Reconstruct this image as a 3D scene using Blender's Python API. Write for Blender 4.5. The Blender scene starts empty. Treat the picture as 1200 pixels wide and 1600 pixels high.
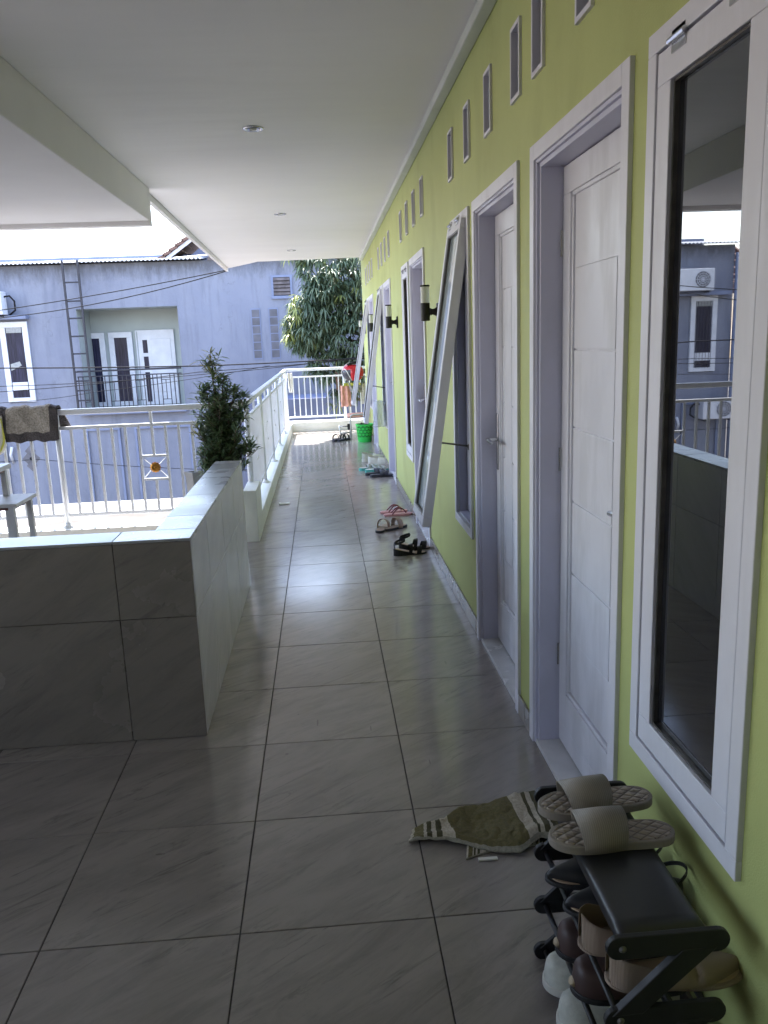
import bpy, bmesh, math, random
from mathutils import Vector, Matrix
random.seed(7)
S = bpy.context.scene
COL = S.collection
rad = math.radians
PI = math.pi

# ------------------------------------------------------------------ camera
YAW, PITCH, ROLL, FPX, CAMH = 0.06887673, -0.20902021, -0.03747277, 1270.9, 1.4698
def cam_axes():
    cy, sy = math.cos(YAW), math.sin(YAW); cp, sp = math.cos(PITCH), math.sin(PITCH)
    f = Vector((sy*cp, cy*cp, sp)); r = Vector((cy, -sy, 0)); u = r.cross(f)
    cr, sr = math.cos(ROLL), math.sin(ROLL)
    return f, r*cr+u*sr, -r*sr+u*cr
F, R, U = cam_axes()
cam = bpy.data.cameras.new('camera'); cam_o = bpy.data.objects.new('camera', cam); COL.objects.link(cam_o)
cam_o.matrix_world = Matrix(((R.x, U.x, -F.x, 0), (R.y, U.y, -F.y, 0), (R.z, U.z, -F.z, CAMH), (0, 0, 0, 1)))
cam.sensor_fit = 'HORIZONTAL'; cam.sensor_width = 36; cam.lens = FPX/1200*36
cam.clip_start = 0.05; cam.clip_end = 500
S.camera = cam_o
S.render.resolution_x, S.render.resolution_y = 768, 1024

# ------------------------------------------------------------------ sky, sun, exposure
SUN_TX, SUN_TY = 0.12, -0.50            # shadow displacement per metre of height
sun_el = math.atan(1/math.hypot(SUN_TX, SUN_TY))
sun_dir = Vector((-SUN_TX, -SUN_TY, 1)).normalized()      # towards the sun
world = bpy.data.worlds.new('World'); S.world = world; world.use_nodes = True
wn = world.node_tree.nodes; wl = world.node_tree.links
for n in list(wn): wn.remove(n)
wo = wn.new('ShaderNodeOutputWorld'); bg = wn.new('ShaderNodeBackground')
sky = wn.new('ShaderNodeTexSky'); sky.sky_type = 'NISHITA'; sky.sun_disc = False
sky.sun_elevation = sun_el; sky.sun_rotation = math.atan2(sun_dir.x, sun_dir.y)
sky.air_density = 1.5; sky.dust_density = .5; sky.ozone_density = 2.0
tc = wn.new('ShaderNodeTexCoord'); mp = wn.new('ShaderNodeMapping'); mp.inputs['Scale'].default_value = (1.5, 1.5, 5)
cn = wn.new('ShaderNodeTexNoise'); cn.inputs['Scale'].default_value = 1.6; cn.inputs['Detail'].default_value = 7
cr_ = wn.new('ShaderNodeValToRGB'); cr_.color_ramp.elements[0].position = .48; cr_.color_ramp.elements[1].position = .80
mx = wn.new('ShaderNodeMixRGB'); mx.inputs['Color2'].default_value = (7.0, 7.6, 8.4, 1)
wl.new(tc.outputs['Generated'], mp.inputs['Vector']); wl.new(mp.outputs[0], cn.inputs['Vector'])
wl.new(cn.outputs['Fac'], cr_.inputs['Fac']); wl.new(cr_.outputs['Color'], mx.inputs['Fac'])
tn = wn.new('ShaderNodeMixRGB'); tn.blend_type = 'MULTIPLY'; tn.inputs['Fac'].default_value = 1; tn.inputs['Color2'].default_value = (1.03, .985, 1.07, 1)
wl.new(sky.outputs[0], mx.inputs['Color1']); wl.new(mx.outputs[0], tn.inputs['Color1']); wl.new(tn.outputs[0], bg.inputs['Color'])
bg.inputs['Strength'].default_value = 0.15
wl.new(bg.outputs[0], wo.inputs['Surface'])
sl = bpy.data.lights.new('sun', 'SUN'); sl.energy = 4.5; sl.angle = rad(.5); sl.color = (1, .95, .90)
so = bpy.data.objects.new('sun', sl); COL.objects.link(so)
so.rotation_euler = (-sun_dir).to_track_quat('-Z', 'Y').to_euler()
S.view_settings.view_transform = 'Standard'; S.view_settings.look = 'None'
S.view_settings.exposure = 2.62; S.view_settings.gamma = 1; S.view_settings.use_curve_mapping = False
S.cycles.max_bounces = 10; S.cycles.diffuse_bounces = 7; S.cycles.glossy_bounces = 5; S.cycles.transmission_bounces = 6
S.cycles.use_denoising = True; S.cycles.caustics_reflective = False; S.cycles.caustics_refractive = False
S.cycles.sample_clamp_indirect = 6

# ------------------------------------------------------------------ materials
def srgb(r, g, b):
    f = lambda c: (c/255/12.92) if c/255 <= .04045 else ((c/255+.055)/1.055)**2.4
    return (f(r), f(g), f(b), 1)
MATS = {}
class Mat:
    """small node helper around a Principled shader"""
    def __init__(s, name, col=(.5, .5, .5), rough=.5, metal=0, spec=.5):
        s.m = bpy.data.materials.new(name); s.m.use_nodes = True; s.t = s.m.node_tree
        s.b = s.t.nodes['Principled BSDF']; s.set('Base Color', (*col[:3], 1)); s.set('Roughness', rough)
        s.set('Metallic', metal); s.set('Specular IOR Level', spec); MATS[name] = s.m
        s.tc = s.t.nodes.new('ShaderNodeTexCoord'); s.vec = s.tc.outputs['Object']
    def set(s, k, v): s.b.inputs[k].default_value = v
    def n(s, kind, **kw):
        o = s.t.nodes.new('ShaderNode'+kind)
        for k, v in kw.items():
            if k in o.inputs: o.inputs[k].default_value = v
            else: setattr(o, k, v)
        return o
    def l(s, a, b): s.t.links.new(a, b)
    def noise(s, scale, detail=4, stretch=(1, 1, 1), rot=(0, 0, 0), off=None, rough=.55, dist=0):
        m = s.n('Mapping'); m.inputs['Scale'].default_value = stretch
        if any(rot):
            m0 = s.n('Mapping'); m0.inputs['Rotation'].default_value = rot; s.l(s.vec, m0.inputs['Vector']); s.l(m0.outputs[0], m.inputs['Vector'])
        else: s.l(s.vec, m.inputs['Vector'])
        if off is not None: s.l(off, m.inputs['Location'])
        t = s.n('TexNoise', Scale=scale, Detail=detail); t.inputs['Roughness'].default_value = rough
        t.inputs['Distortion'].default_value = dist
        s.l(m.outputs[0], t.inputs['Vector']); return t.outputs['Fac']
    def ramp(s, fac, p0, p1, c0=(0, 0, 0, 1), c1=(1, 1, 1, 1)):
        r = s.n('ValToRGB'); e = r.color_ramp.elements
        e[0].position = p0; e[1].position = p1; e[0].color = (*c0[:3], 1); e[1].color = (*c1[:3], 1)
        s.l(fac, r.inputs['Fac']); return r.outputs['Color']
    def mix(s, fac, a, b, mode='MIX'):
        x = s.n('MixRGB', blend_type=mode)
        for k, v in (('Fac', fac), ('Color1', a), ('Color2', b)):
            if isinstance(v, (int, float)): x.inputs[k].default_value = v
            elif isinstance(v, tuple): x.inputs[k].default_value = (*v[:3], 1)
            else: s.l(v, x.inputs[k])
        return x.outputs['Color']
    def math(s, op, a, b=0.0):
        x = s.n('Math', operation=op)
        for i, v in enumerate((a, b)):
            if isinstance(v, (int, float)): x.inputs[i].default_value = v
            else: s.l(v, x.inputs[i])
        return x.outputs[0]
    def color(s, c): s.l(c, s.b.inputs['Base Color'])
    def rough(s, c): s.l(c, s.b.inputs['Roughness'])
    def bump(s, h, strength=.2, dist=.01):
        b = s.n('Bump', Strength=strength, Distance=dist); s.l(h, b.inputs['Height']); s.l(b.outputs[0], s.b.inputs['Normal'])
    def randvec(s, k=20):
        oi = s.n('ObjectInfo'); c = s.n('CombineXYZ')
        s.l(s.math('MULTIPLY', oi.outputs['Random'], k), c.inputs[0]); s.l(s.math('MULTIPLY', oi.outputs['Random'], k*1.7), c.inputs[1])
        return c.outputs[0], oi.outputs['Random']

def mottled(name, col, rough=.5, amount=.12, scale=6, bump=.0, bscale=60, metal=0, spec=.5):
    m = Mat(name, col, rough, metal, spec)
    d = tuple(c*(1-amount) for c in col[:3]); e = tuple(min(1, c*(1+amount*.5)) for c in col[:3])
    off, _ = m.randvec()
    nz = m.noise(scale, 6, off=off)
    m.color(m.ramp(nz, .35, .7, d, e))
    m.rough(m.ramp(m.noise(scale*2.3, 4), .3, .7, (rough*.85,)*3, (min(1, rough*1.15),)*3))
    if bump: m.bump(m.noise(bscale, 5), bump, .004)
    return m

# stone-look porcelain tile: diagonal darker streaks, slightly blurred gloss
def tile_mat(name, base, streak, rough, k=1.0, plane='xy'):
    m = Mat(name, base, rough); m.set('IOR', 1.62)
    off, rnd = m.randvec(30)
    rot = (0, 0, rad(-36)) if plane == 'xy' else (0, rad(33), 0) if plane == 'xz' else (rad(-33), 0, 0)
    st = {'xy': (1.0, 4.2, 1), 'xz': (1.0, 1, 4.2), 'yz': (1, 1.0, 4.2)}[plane]          # drawn out along the streaks
    st2 = tuple(v if v == 1 else 7.5 for v in st)
    m1 = m.noise(3.2, 10, st, rot, off, .72, .6)
    m2 = m.noise(4.2, 10, st2, rot, off, .75, .9)
    clus = m.ramp(m.noise(2.4, 4, (1, 1, 1), (0, 0, 0), off), .36, .66)
    big = m.noise(1.3, 3, st, rot, off)
    f1 = m.ramp(m1, .34, .56, (1, 1, 1), (0, 0, 0)); f2 = m.ramp(m2, .36, .46, (1, 1, 1), (0, 0, 0))
    c = m.mix(m.ramp(big, .3, .75), tuple(x*.90 for x in base), tuple(x*1.1 for x in base))
    c = m.mix(m.math('MULTIPLY', f1, .34*k), c, streak)
    c = m.mix(m.math('MULTIPLY', m.math('MULTIPLY', f2, clus), .75*k), c, streak)
    pale = m.ramp(m.noise(4, 8, st, rot, off, .6, .3), .60, .72)
    c = m.mix(m.math('MULTIPLY', pale, .12), c, tuple(min(1, x*1.35) for x in base))
    v = m.math('ADD', m.math('MULTIPLY', rnd, .10), .95)
    cc = m.n('CombineColor'); [m.l(v, cc.inputs[i]) for i in range(3)]
    c = m.mix(1.0, c, cc.outputs[0], 'MULTIPLY')
    d = m.ramp(m.noise(13, 9, (1, 1, 1), (0, 0, 0), off, .7), .66, .76)      # specks of dirt
    c = m.mix(m.math('MULTIPLY', d, .25), c, (.06, .052, .045))
    # scuff marks left on the floor, each with its own place
    if plane == 'xy':
        geo = m.n('NewGeometry'); nz = m.n('TexNoise', Scale=60.0, Detail=6)
        m.l(geo.outputs['Position'], nz.inputs['Vector'])
        for (sx_, sy_, lx, ly) in ((-.088, 2.985, .007, .050), (.118, 2.905, .005, .040), (-.165, 3.07, .006, .006), (.03, 3.9, .03, .006), (.31, 2.62, .004, .03), (-.55, 2.2, .03, .008), (.22, 4.6, .05, .012), (-.2, 2.75, .012, .012), (.5, 3.5, .008, .04), (-.05, 5.4, .06, .015)):
            sb = m.n('VectorMath', operation='SUBTRACT'); m.l(geo.outputs['Position'], sb.inputs[0]); sb.inputs[1].default_value = (sx_, sy_, 0)
            ml = m.n('VectorMath', operation='MULTIPLY'); m.l(sb.outputs[0], ml.inputs[0]); ml.inputs[1].default_value = (1/lx, 1/ly, 0)
            ln = m.n('VectorMath', operation='LENGTH'); m.l(ml.outputs[0], ln.inputs[0])
            mk = m.ramp(m.math('ADD', ln.outputs['Value'], m.math('MULTIPLY', nz.outputs['Fac'], .9)), .9, 1.0, (1, 1, 1), (0, 0, 0))
            c = m.mix(m.math('MULTIPLY', mk, .45), c, (.06, .055, .05))
    m.color(c)
    m.rough(m.ramp(m.noise(2.5, 6, off=off), .3, .75, (rough*.8,)*3, (rough*1.25,)*3))
    m.bump(m.math('ADD', m.noise(9, 7, st, rot, off), m.math('MULTIPLY', m.noise(1.5, 2, off=off), 2)), .12, .0012)
    return m
tile_mat('floor_tile', (.285, .256, .236), (.105, .092, .086), .165, .95)
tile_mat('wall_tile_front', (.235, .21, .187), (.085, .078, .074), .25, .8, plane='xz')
tile_mat('wall_tile_lit', (.47, .46, .48), (.30, .29, .31), .22, .7, plane='yz')  # lighter copy of the wall tile, brighter light on this side put into the colour
tile_mat('coping', (.34, .345, .36), (.28, .28, .30), .28, .15)
mottled('grout', (.035, .033, .031), .9)
m = Mat('ceiling_paint', (.75, .735, .745), .8)
c = m.ramp(m.noise(.6, 6, (.5, 1.4, 1)), .3, .7, (.715, .70, .71), (.79, .775, .785))
c = m.mix(m.math('MULTIPLY', m.ramp(m.noise(1.1, 9, rough=.7), .60, .78), .12), c, (.50, .47, .40)); m.color(c)
m.bump(m.math('ADD', m.noise(1.2, 3, (.35, 1.6, 1)), m.math('MULTIPLY', m.noise(45, 3), .02)), .35, .05)
mottled('shade_wall_paint', (.74, .70, .66), .85, .1, 1)
mottled('beam_paint', (.68, .665, .675), .85, .06, 1.0, .1, 8)
mottled('white_metal', (.73, .755, .80), .32, .05, 8)
mottled('plinth_paint', (.70, .72, .68), .6, .10, 3, .3, 40)
mottled('marble', (.62, .62, .63), .25, .18, 5)
mottled('chrome', (.62, .62, .64), .22, .1, 10, metal=1)
mottled('steel_rod', (.16, .15, .14), .4, .3, 20, metal=.7)
mottled('black_plastic', (.026, .026, .028), .34, .25, 5, .02, 30)
mottled('rack_frame', (.010, .010, .012), .5, .2, 12)
mottled('dark_rubber', (.02, .02, .022), .6, .3, 20)
mottled('black_fabric', (.014, .014, .016), .85, .3, 40, .5, 250)
mottled('lamp_black', (.006, .006, .007), .6, .3, 30, .2, 120)
m = Mat('lamp_glass', (.78, .80, .78), .35); m.set('Transmission Weight', .35)
mottled('cornice_paint', (.60, .63, .60), .7, .08, 3)

# lime green painted plaster, tiny roller stipple
m = Mat('green_wall', (.40, .44, .13), .62)
a = m.ramp(m.noise(1.3, 5), .3, .7, (.395, .440, .155), (.455, .505, .188))
a = m.mix(m.math('MULTIPLY', m.ramp(m.noise(3.5, 7, (1, 1, .6)), .52, .70), .28), a, (.27, .28, .09))
grime = m.math('MULTIPLY', m.ramp(m.noise(2.3, 8, (1, .8, .3), rough=.65), .55, .8), .25)
a = m.mix(grime, a, (.36, .34, .14))
m.color(a); m.bump(m.math('ADD', m.noise(260, 3), m.math('MULTIPLY', m.noise(8, 3), .8)), .35, .003)

# white door enamel with dull, sanded patches
def paint(name, col, patch, amt, rough=.33):
    m = Mat(name, col, rough); off, rnd = m.randvec(15)
    p = m.ramp(m.noise(2.6, 6, (1, 1.6, .45), off=off, rough=.6), .50, .60)
    q = m.ramp(m.noise(5, 4, (1, 1.3, .7), off=off), .50, .62)
    c = m.mix(m.math('MULTIPLY', p, amt), (*col, 1), (*patch, 1)); c = m.mix(m.math('MULTIPLY', q, amt*.5), c, (*patch, 1))
    edge = m.ramp(m.noise(40, 8, (1, 1, .4), off=off), .62, .75)
    c = m.mix(m.math('MULTIPLY', edge, .03), c, (.25, .23, .2))
    m.color(c); m.rough(m.ramp(p, 0, 1, (rough,)*3, (rough*1.5,)*3)); m.bump(m.noise(14, 3, off=off), .03, .002)
paint('door_paint', (.66, .66, .72), (.50, .50, .54), .5)
paint('frame_paint', (.54, .54, .66), (.47, .47, .56), .5, .4)
paint('casing_paint', (.66, .66, .73), (.54, .54, .58), .4, .42)

# dark reflective window glass
m = Mat('window_glass', (.010, .011, .016), .015); m.set('IOR', 2.5)
sm = m.ramp(m.noise(3, 6, (1, 1, .5), rough=.7), .45, .8, (.005,)*3, (.04,)*3); m.rough(sm)
m = Mat('sky_reflection_glass', (.34, .40, .42), .03); m.set('IOR', 1.9)  # opened panes: pale sky reflection put into the base colour
m = Mat('far_glass', (.012, .014, .03), .25, spec=.15)
cv = m.noise(6, 3, (9, 1, .3)); m.color(m.ramp(cv, .35, .7, (.008, .009, .02), (.035, .035, .07)))

# blue grey rendered facade
m = Mat('blue_plaster', (.28, .34, .52), .85)
c = m.ramp(m.noise(.45, 6), .3, .7, (.142, .155, .205), (.195, .212, .272))
c = m.mix(m.math('MULTIPLY', m.ramp(m.noise(1.6, 8, (1, 1, .5), rough=.65), .42, .68), .55), c, (.225, .24, .285))
c = m.mix(m.math('MULTIPLY', m.ramp(m.noise(2.2, 8, (2.2, 1, .25), rough=.7), .50, .68), .45), c, (.10, .11, .145))
sep = m.n('SeparateXYZ'); m.l(m.vec, sep.inputs[0])
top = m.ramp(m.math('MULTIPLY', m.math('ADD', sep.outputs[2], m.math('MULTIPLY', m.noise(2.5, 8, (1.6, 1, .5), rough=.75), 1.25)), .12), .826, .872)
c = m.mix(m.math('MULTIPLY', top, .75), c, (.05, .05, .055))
vor = m.n('TexVoronoi', feature='DISTANCE_TO_EDGE', Scale=.62); dm = m.n('Mapping'); dm.inputs['Scale'].default_value = (1.3, 1, .8)
nd = m.n('TexNoise', Scale=3.0, Detail=8); m.l(m.vec, nd.inputs['Vector'])
va = m.n('VectorMath', operation='ADD'); m.l(m.vec, va.inputs[0]); m.l(nd.outputs['Color'], va.inputs[1])
m.l(va.outputs[0], dm.inputs['Vector']); m.l(dm.outputs[0], vor.inputs['Vector'])
crack = m.ramp(vor.outputs['Distance'], .002, .009, (1, 1, 1), (0, 0, 0))
crack = m.math('MULTIPLY', crack, m.ramp(m.noise(.7, 3), .5, .6))
c = m.mix(m.math('MULTIPLY', crack, .55), c, (.10, .11, .14))
m.color(c); m.bump(m.noise(9, 8, rough=.7), .4, .03)
mottled('recess_plaster', (.33, .37, .37), .85, .08, 1.5, .2, 10)
mottled('blue_trim', (.17, .20, .30), .8, .12, 3, .2, 15)
mottled('dark_blue_plaster', (.12, .14, .22), .85, .2, 2)
mottled('concrete', (.33, .32, .305), .9, .25, 1.5, .5, 20)
mottled('canopy_tiles', (.075, .066, .055), .9, .35, 1.2, .5, 20)
mottled('dark_concrete', (.075, .078, .088), .9, .35, 1.2, .5, 20)
mottled('ground_soil', (.20, .18, .16), .95, .3, .4)
mottled('corrugated_white', (.36, .38, .42), .6, .35, 2.5)
mottled('roof_brown', (.15, .085, .065), .8, .35, 3, .3, 30)
mottled('roof_red', (.20, .105, .08), .8, .3, 3, .3, 30)
mottled('far_white', (.58, .60, .65), .5, .12, 4)
mottled('iron_dark', (.022, .022, .032), .6, .3, 8)
mottled('slat_brown', (.12, .10, .10), .8, .4, 6)
mottled('block_grey', (.10, .10, .12), .5, .35, 4)
mottled('cable_black', (.02, .02, .022), .9, spec=.1)
mottled('pot_white', (.66, .66, .64), .5, .08, 8)
mottled('pot_grey', (.28, .28, .29), .6, .1, 8)
mottled('soil', (.05, .038, .028), .95, .4, 30, 1, 60)
mottled('bark', (.12, .085, .06), .9, .3, 12, .8, 40)
mottled('bark_red', (.14, .045, .03), .8, .3, 8, .4, 40)
mottled('gold', (.55, .26, .05), .35, .3, 30, metal=.8)
mottled('stool_paint', (.60, .61, .62), .4, .12, 8)
mottled('stool_red', (.12, .04, .035), .5)
mottled('taupe_foam', (.25, .215, .18), .55, .08, 14)
m = Mat('taupe_strap', (.235, .20, .155), .5)
w = m.n('TexWave', Scale=75.0, Distortion=1.2); w.bands_direction = 'X'; m.l(m.vec, w.inputs['Vector'])
m.color(m.ramp(m.math('ADD', m.math('MULTIPLY', w.outputs['Fac'], .35), m.math('MULTIPLY', m.noise(9, 6), .65)), .25, .75, (.19, .16, .12), (.27, .23, .18))); m.bump(w.outputs['Fac'], .35, .001)
mottled('tan_insole', (.42, .30, .21), .6, .12, 20)
mottled('tan_foam', (.33, .24, .18), .6, .12, 18)
mottled('pink_rubber', (.62, .30, .32), .5, .08, 20)
mottled('maroon_rubber', (.22, .05, .07), .45)
mottled('teal_rubber', (.10, .42, .38), .5, .1, 20)
mottled('grey_rubber', (.38, .41, .40), .6, .15, 20)
mottled('white_rubber', (.60, .59, .54), .5, .1, 18)
mottled('sneaker_knit', (.55, .56, .50), .8, .12, 60, .5, 200)
mottled('maroon_leather', (.072, .042, .038), .45, .3, 14, .2, 50)
mottled('toe_cap', (.45, .36, .24), .5, .1, 18)
mottled('navy_rubber', (.022, .024, .036), .5, .2, 20)
mottled('helmet_red', (.50, .018, .03), .18, .1, 6)
mottled('helmet_white', (.70, .70, .70), .25, .05, 6)
mottled('helmet_visor', (.03, .035, .055), .12, .1, 6)
mottled('pink_cloth', (.70, .38, .30), .9, .25, 14, .6, 60)
mottled('yellow_cloth', (.55, .55, .10), .85, .2, 20, .4, 80)
mottled('grey_cloth', (.30, .31, .31), .9, .2, 25, .4, 80)
mottled('white_cloth', (.72, .71, .66), .9, .12, 25, .6, 80)
mottled('tube_grey', (.48, .50, .49), .35, .12, 20, metal=.2)
mottled('basket_green', (.03, .56, .09), .45, .06, 12)
mottled('bag_film', (.55, .62, .70), .35, .2, 10, .6, 25); MATS['bag_film'].node_tree.nodes['Principled BSDF'].inputs['Alpha'].default_value = .38

# ribbed beige knit
m = Mat('beige_knit', (.36, .275, .21), .85)
w = m.n('TexWave', Scale=150.0, Distortion=.5); w.bands_direction = 'X'; m.l(m.vec, w.inputs['Vector'])
m.color(m.ramp(w.outputs['Fac'], .1, .9, (.25, .185, .14), (.40, .31, .24))); m.bump(w.outputs['Fac'], .5, .002)

# floor towel: olive with beige bands, towelling nap
m = Mat('towel_stripes', (.15, .14, .04), .95)
sep = m.n('SeparateXYZ'); m.l(m.tc.outputs['UV'], sep.inputs[0]); r = m.n('ValToRGB'); r.color_ramp.interpolation = 'CONSTANT'
OL, BG, DK = (.165, .142, .058, 1), (.60, .54, .43, 1), (.085, .078, .035, 1)
el = r.color_ramp.elements
pts = [(0, BG), (.02, OL), (.075, BG), (.09, DK), (.115, BG), (.14, DK), (.17, BG), (.25, OL), (.70, BG), (.79, DK), (.82, BG), (.85, DK), (.885, BG), (.905, DK), (.985, BG)]
el[0].position = 0; el[0].color = BG; el[1].position = .02; el[1].color = OL
for p, c_ in pts[2:]:
    e = el.new(p); e.color = c_
m.l(sep.outputs[0], r.inputs['Fac'])
hem = m.math('ADD', m.math('LESS_THAN', sep.outputs[1], .055), m.math('GREATER_THAN', sep.outputs[1], .95))
c = m.mix(hem, r.outputs[0], (.36, .34, .27)); c = m.mix(m.ramp(m.noise(140, 4), .35, .7), m.mix(.35, c, (.03, .03, .02)), c)
m.color(c); m.bump(m.noise(220, 4), 1, .004)
# bath mat: dark grey border and fluffy grey centre
m = Mat('bath_mat', (.2, .18, .16), .98)
sep = m.n('SeparateXYZ'); m.l(m.tc.outputs['UV'], sep.inputs[0])
u_, v_ = sep.outputs[0], sep.outputs[1]
b_ = m.math('MAXIMUM', m.math('MAXIMUM', m.math('LESS_THAN', u_, .11), m.math('GREATER_THAN', u_, .86)),
            m.math('MAXIMUM', m.math('LESS_THAN', v_, .13), m.math('GREATER_THAN', v_, .87)))
ctr = m.ramp(m.noise(75, 5), .35, .7, (.25, .225, .19), (.48, .44, .39))
brd = m.ramp(m.noise(90, 4), .3, .7, (.055, .048, .05), (.10, .09, .092))
m.color(m.mix(b_, ctr, brd)); m.bump(m.noise(110, 5), 1, .012)
# quilted slipper footbed
m = Mat('quilted_foam', (.28, .225, .18), .6)
mpn = m.n('Mapping'); mpn.inputs['Rotation'].default_value = (0, 0, 0); mpn.inputs['Scale'].default_value = (1, 1.45, 1); m.l(m.vec, mpn.inputs['Vector'])
def qw(ang):
    mm = m.n('Mapping'); mm.inputs['Rotation'].default_value = (0, 0, rad(ang)); m.l(mpn.outputs[0], mm.inputs['Vector'])
    sx = m.n('SeparateXYZ'); m.l(mm.outputs[0], sx.inputs[0])
    return m.math('ABSOLUTE', m.math('SINE', m.math('MULTIPLY', sx.outputs[0], PI/.023)))
q = m.math('MINIMUM', qw(45), qw(-45)); qr = m.ramp(q, 0, .30)
m.color(m.mix(qr, (.15, .115, .09), (.30, .245, .19))); m.bump(m.math('POWER', q, .5), 1, .006)
# foliage
def leafmat(name, c0, c1, c2, rough=.38):
    m = Mat(name, c0, rough)
    at_ = m.n('Attribute', attribute_name='tint'); 
    r = m.n('ValToRGB'); e = r.color_ramp.elements; e[0].position = 0; e[0].color = (*c0, 1); e[1].position = .75; e[1].color = (*c1, 1)
    k = e.new(.93); k.color = (*c2, 1)
    m.l(at_.outputs['Fac'], r.inputs['Fac']); m.color(r.outputs[0])
    m.set('Subsurface Weight', 0); 
    tr = m.n('BsdfTranslucent'); m.l(r.outputs[0], tr.inputs['Color']); ms = m.n('MixShader'); ms.inputs[0].default_value = .22
    out = m.t.nodes['Material Output']; m.l(m.b.outputs[0], ms.inputs[1]); m.l(tr.outputs[0], ms.inputs[2]); m.l(ms.outputs[0], out.inputs['Surface'])
leafmat('mango_leaf', (.050, .085, .042), (.135, .18, .105), (.27, .30, .08), .5)
leafmat('shrub_leaf', (.085, .14, .08), (.21, .30, .15), (.36, .34, .14), .35)

# ------------------------------------------------------------------ mesh builder
class MB:
    def __init__(s): s.v = []; s.f = []; s.uv = None
    def add(s, vs, fs):
        o = len(s.v); s.v += [tuple(p) for p in vs]; s.f += [tuple(i+o for i in f) for f in fs]; return s
    def box(s, x0, x1, y0, y1, z0, z1):
        if x0 > x1: x0, x1 = x1, x0
        if y0 > y1: y0, y1 = y1, y0
        if z0 > z1: z0, z1 = z1, z0
        return s.add([(x0, y0, z0), (x1, y0, z0), (x1, y1, z0), (x0, y1, z0), (x0, y0, z1), (x1, y0, z1), (x1, y1, z1), (x0, y1, z1)],
                     [(0, 3, 2, 1), (4, 5, 6, 7), (0, 1, 5, 4), (1, 2, 6, 5), (2, 3, 7, 6), (3, 0, 4, 7)])
    def tube(s, pts, r, n=8, cap=True, closed=False):
        pts = [Vector(p) for p in pts]; m_ = len(pts); rings = []
        prev = None
        for i, p in enumerate(pts):
            if closed: d = pts[(i+1) % m_]-pts[i-1]
            else: d = pts[min(i+1, m_-1)]-pts[max(i-1, 0)]
            d.normalize()
            if prev is None:
                a = Vector((0, 0, 1)) if abs(d.z) < .9 else Vector((1, 0, 0)); a = (a-d*a.dot(d)).normalized()
            else: a = (prev-d*prev.dot(d)).normalized()
            prev = a; b = d.cross(a); rr = r[i] if isinstance(r, (list, tuple)) else r
            rings.append([p+(a*math.cos(2*PI*k/n)+b*math.sin(2*PI*k/n))*rr for k in range(n)])
        vs = [q for g in rings for q in g]; fs = []
        for i in range(m_ if closed else m_-1):
            j = (i+1) % m_
            for k in range(n): fs.append((i*n+k, i*n+(k+1) % n, j*n+(k+1) % n, j*n+k))
        if cap and not closed: fs.append(tuple(range(n-1, -1, -1))); fs.append(tuple((m_-1)*n+k for k in range(n)))
        return s.add(vs, fs)
    def strap(s, pts, wdir, w, t):
        """flat band: pts the centre line, wdir the width direction(s), w width, t thickness"""
        pts = [Vector(p) for p in pts]; m_ = len(pts); vs = []; fs = []
        for i, p in enumerate(pts):
            d = (pts[min(i+1, m_-1)]-pts[max(i-1, 0)]).normalized(); wd = Vector(wdir[i] if isinstance(wdir[0], (list, tuple, Vector)) else wdir)
            wd = (wd-d*wd.dot(d)).normalized(); nn = d.cross(wd); ww = w[i] if isinstance(w, (list, tuple)) else w
            vs += [p-wd*ww/2-nn*t/2, p+wd*ww/2-nn*t/2, p+wd*ww/2+nn*t/2, p-wd*ww/2+nn*t/2]
        for i in range(m_-1):
            a = i*4; b = a+4
            for k in range(4): fs.append((a+k, a+(k+1) % 4, b+(k+1) % 4, b+k))
        fs.append((3, 2, 1, 0)); e = (m_-1)*4; fs.append((e, e+1, e+2, e+3))
        return s.add(vs, fs)
    def lathe(s, prof, c=(0, 0, 0), n=20, axis='z'):
        vs = []; fs = []
        for (r, z) in prof:
            for k in range(n):
                a = 2*PI*k/n; x, y = r*math.cos(a), r*math.sin(a)
                p = (x, y, z) if axis == 'z' else (z, x, y) if axis == 'x' else (x, z, y)
                vs.append((p[0]+c[0], p[1]+c[1], p[2]+c[2]))
        for i in range(len(prof)-1):
            for k in range(n): fs.append((i*n+k, i*n+(k+1) % n, (i+1)*n+(k+1) % n, (i+1)*n+k))
        if prof[0][0] > 1e-6: fs.append(tuple(range(n-1, -1, -1)))
        if prof[-1][0] > 1e-6: fs.append(tuple((len(prof)-1)*n+k for k in range(n)))
        return s.add(vs, fs)
    def prism(s, poly, z0, z1):
        n = len(poly); vs = [(*p, z0) for p in poly]+[(*p, z1) for p in poly]
        fs = [tuple(range(n-1, -1, -1)), tuple(range(n, 2*n))]+[(k, (k+1) % n, n+(k+1) % n, n+k) for k in range(n)]
        return s.add(vs, fs)
    def prism_y(s, poly, y0, y1):       # polygon given in (x, z)
        n = len(poly); vs = [(p[0], y0, p[1]) for p in poly]+[(p[0], y1, p[1]) for p in poly]
        fs = [tuple(range(n)), tuple(range(2*n-1, n-1, -1))]+[(k, n+k, n+(k+1) % n, (k+1) % n) for k in range(n)]
        return s.add(vs, fs)
    def grid(s, fn, nu, nv):
        vs = [fn(i/nu, j/nv) for j in range(nv+1) for i in range(nu+1)]
        fs = [(j*(nu+1)+i, j*(nu+1)+i+1, (j+1)*(nu+1)+i+1, (j+1)*(nu+1)+i) for j in range(nv) for i in range(nu)]
        s.uv = [(i/nu, j/nv) for j in range(nv+1) for i in range(nu+1)]
        return s.add(vs, fs)
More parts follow.
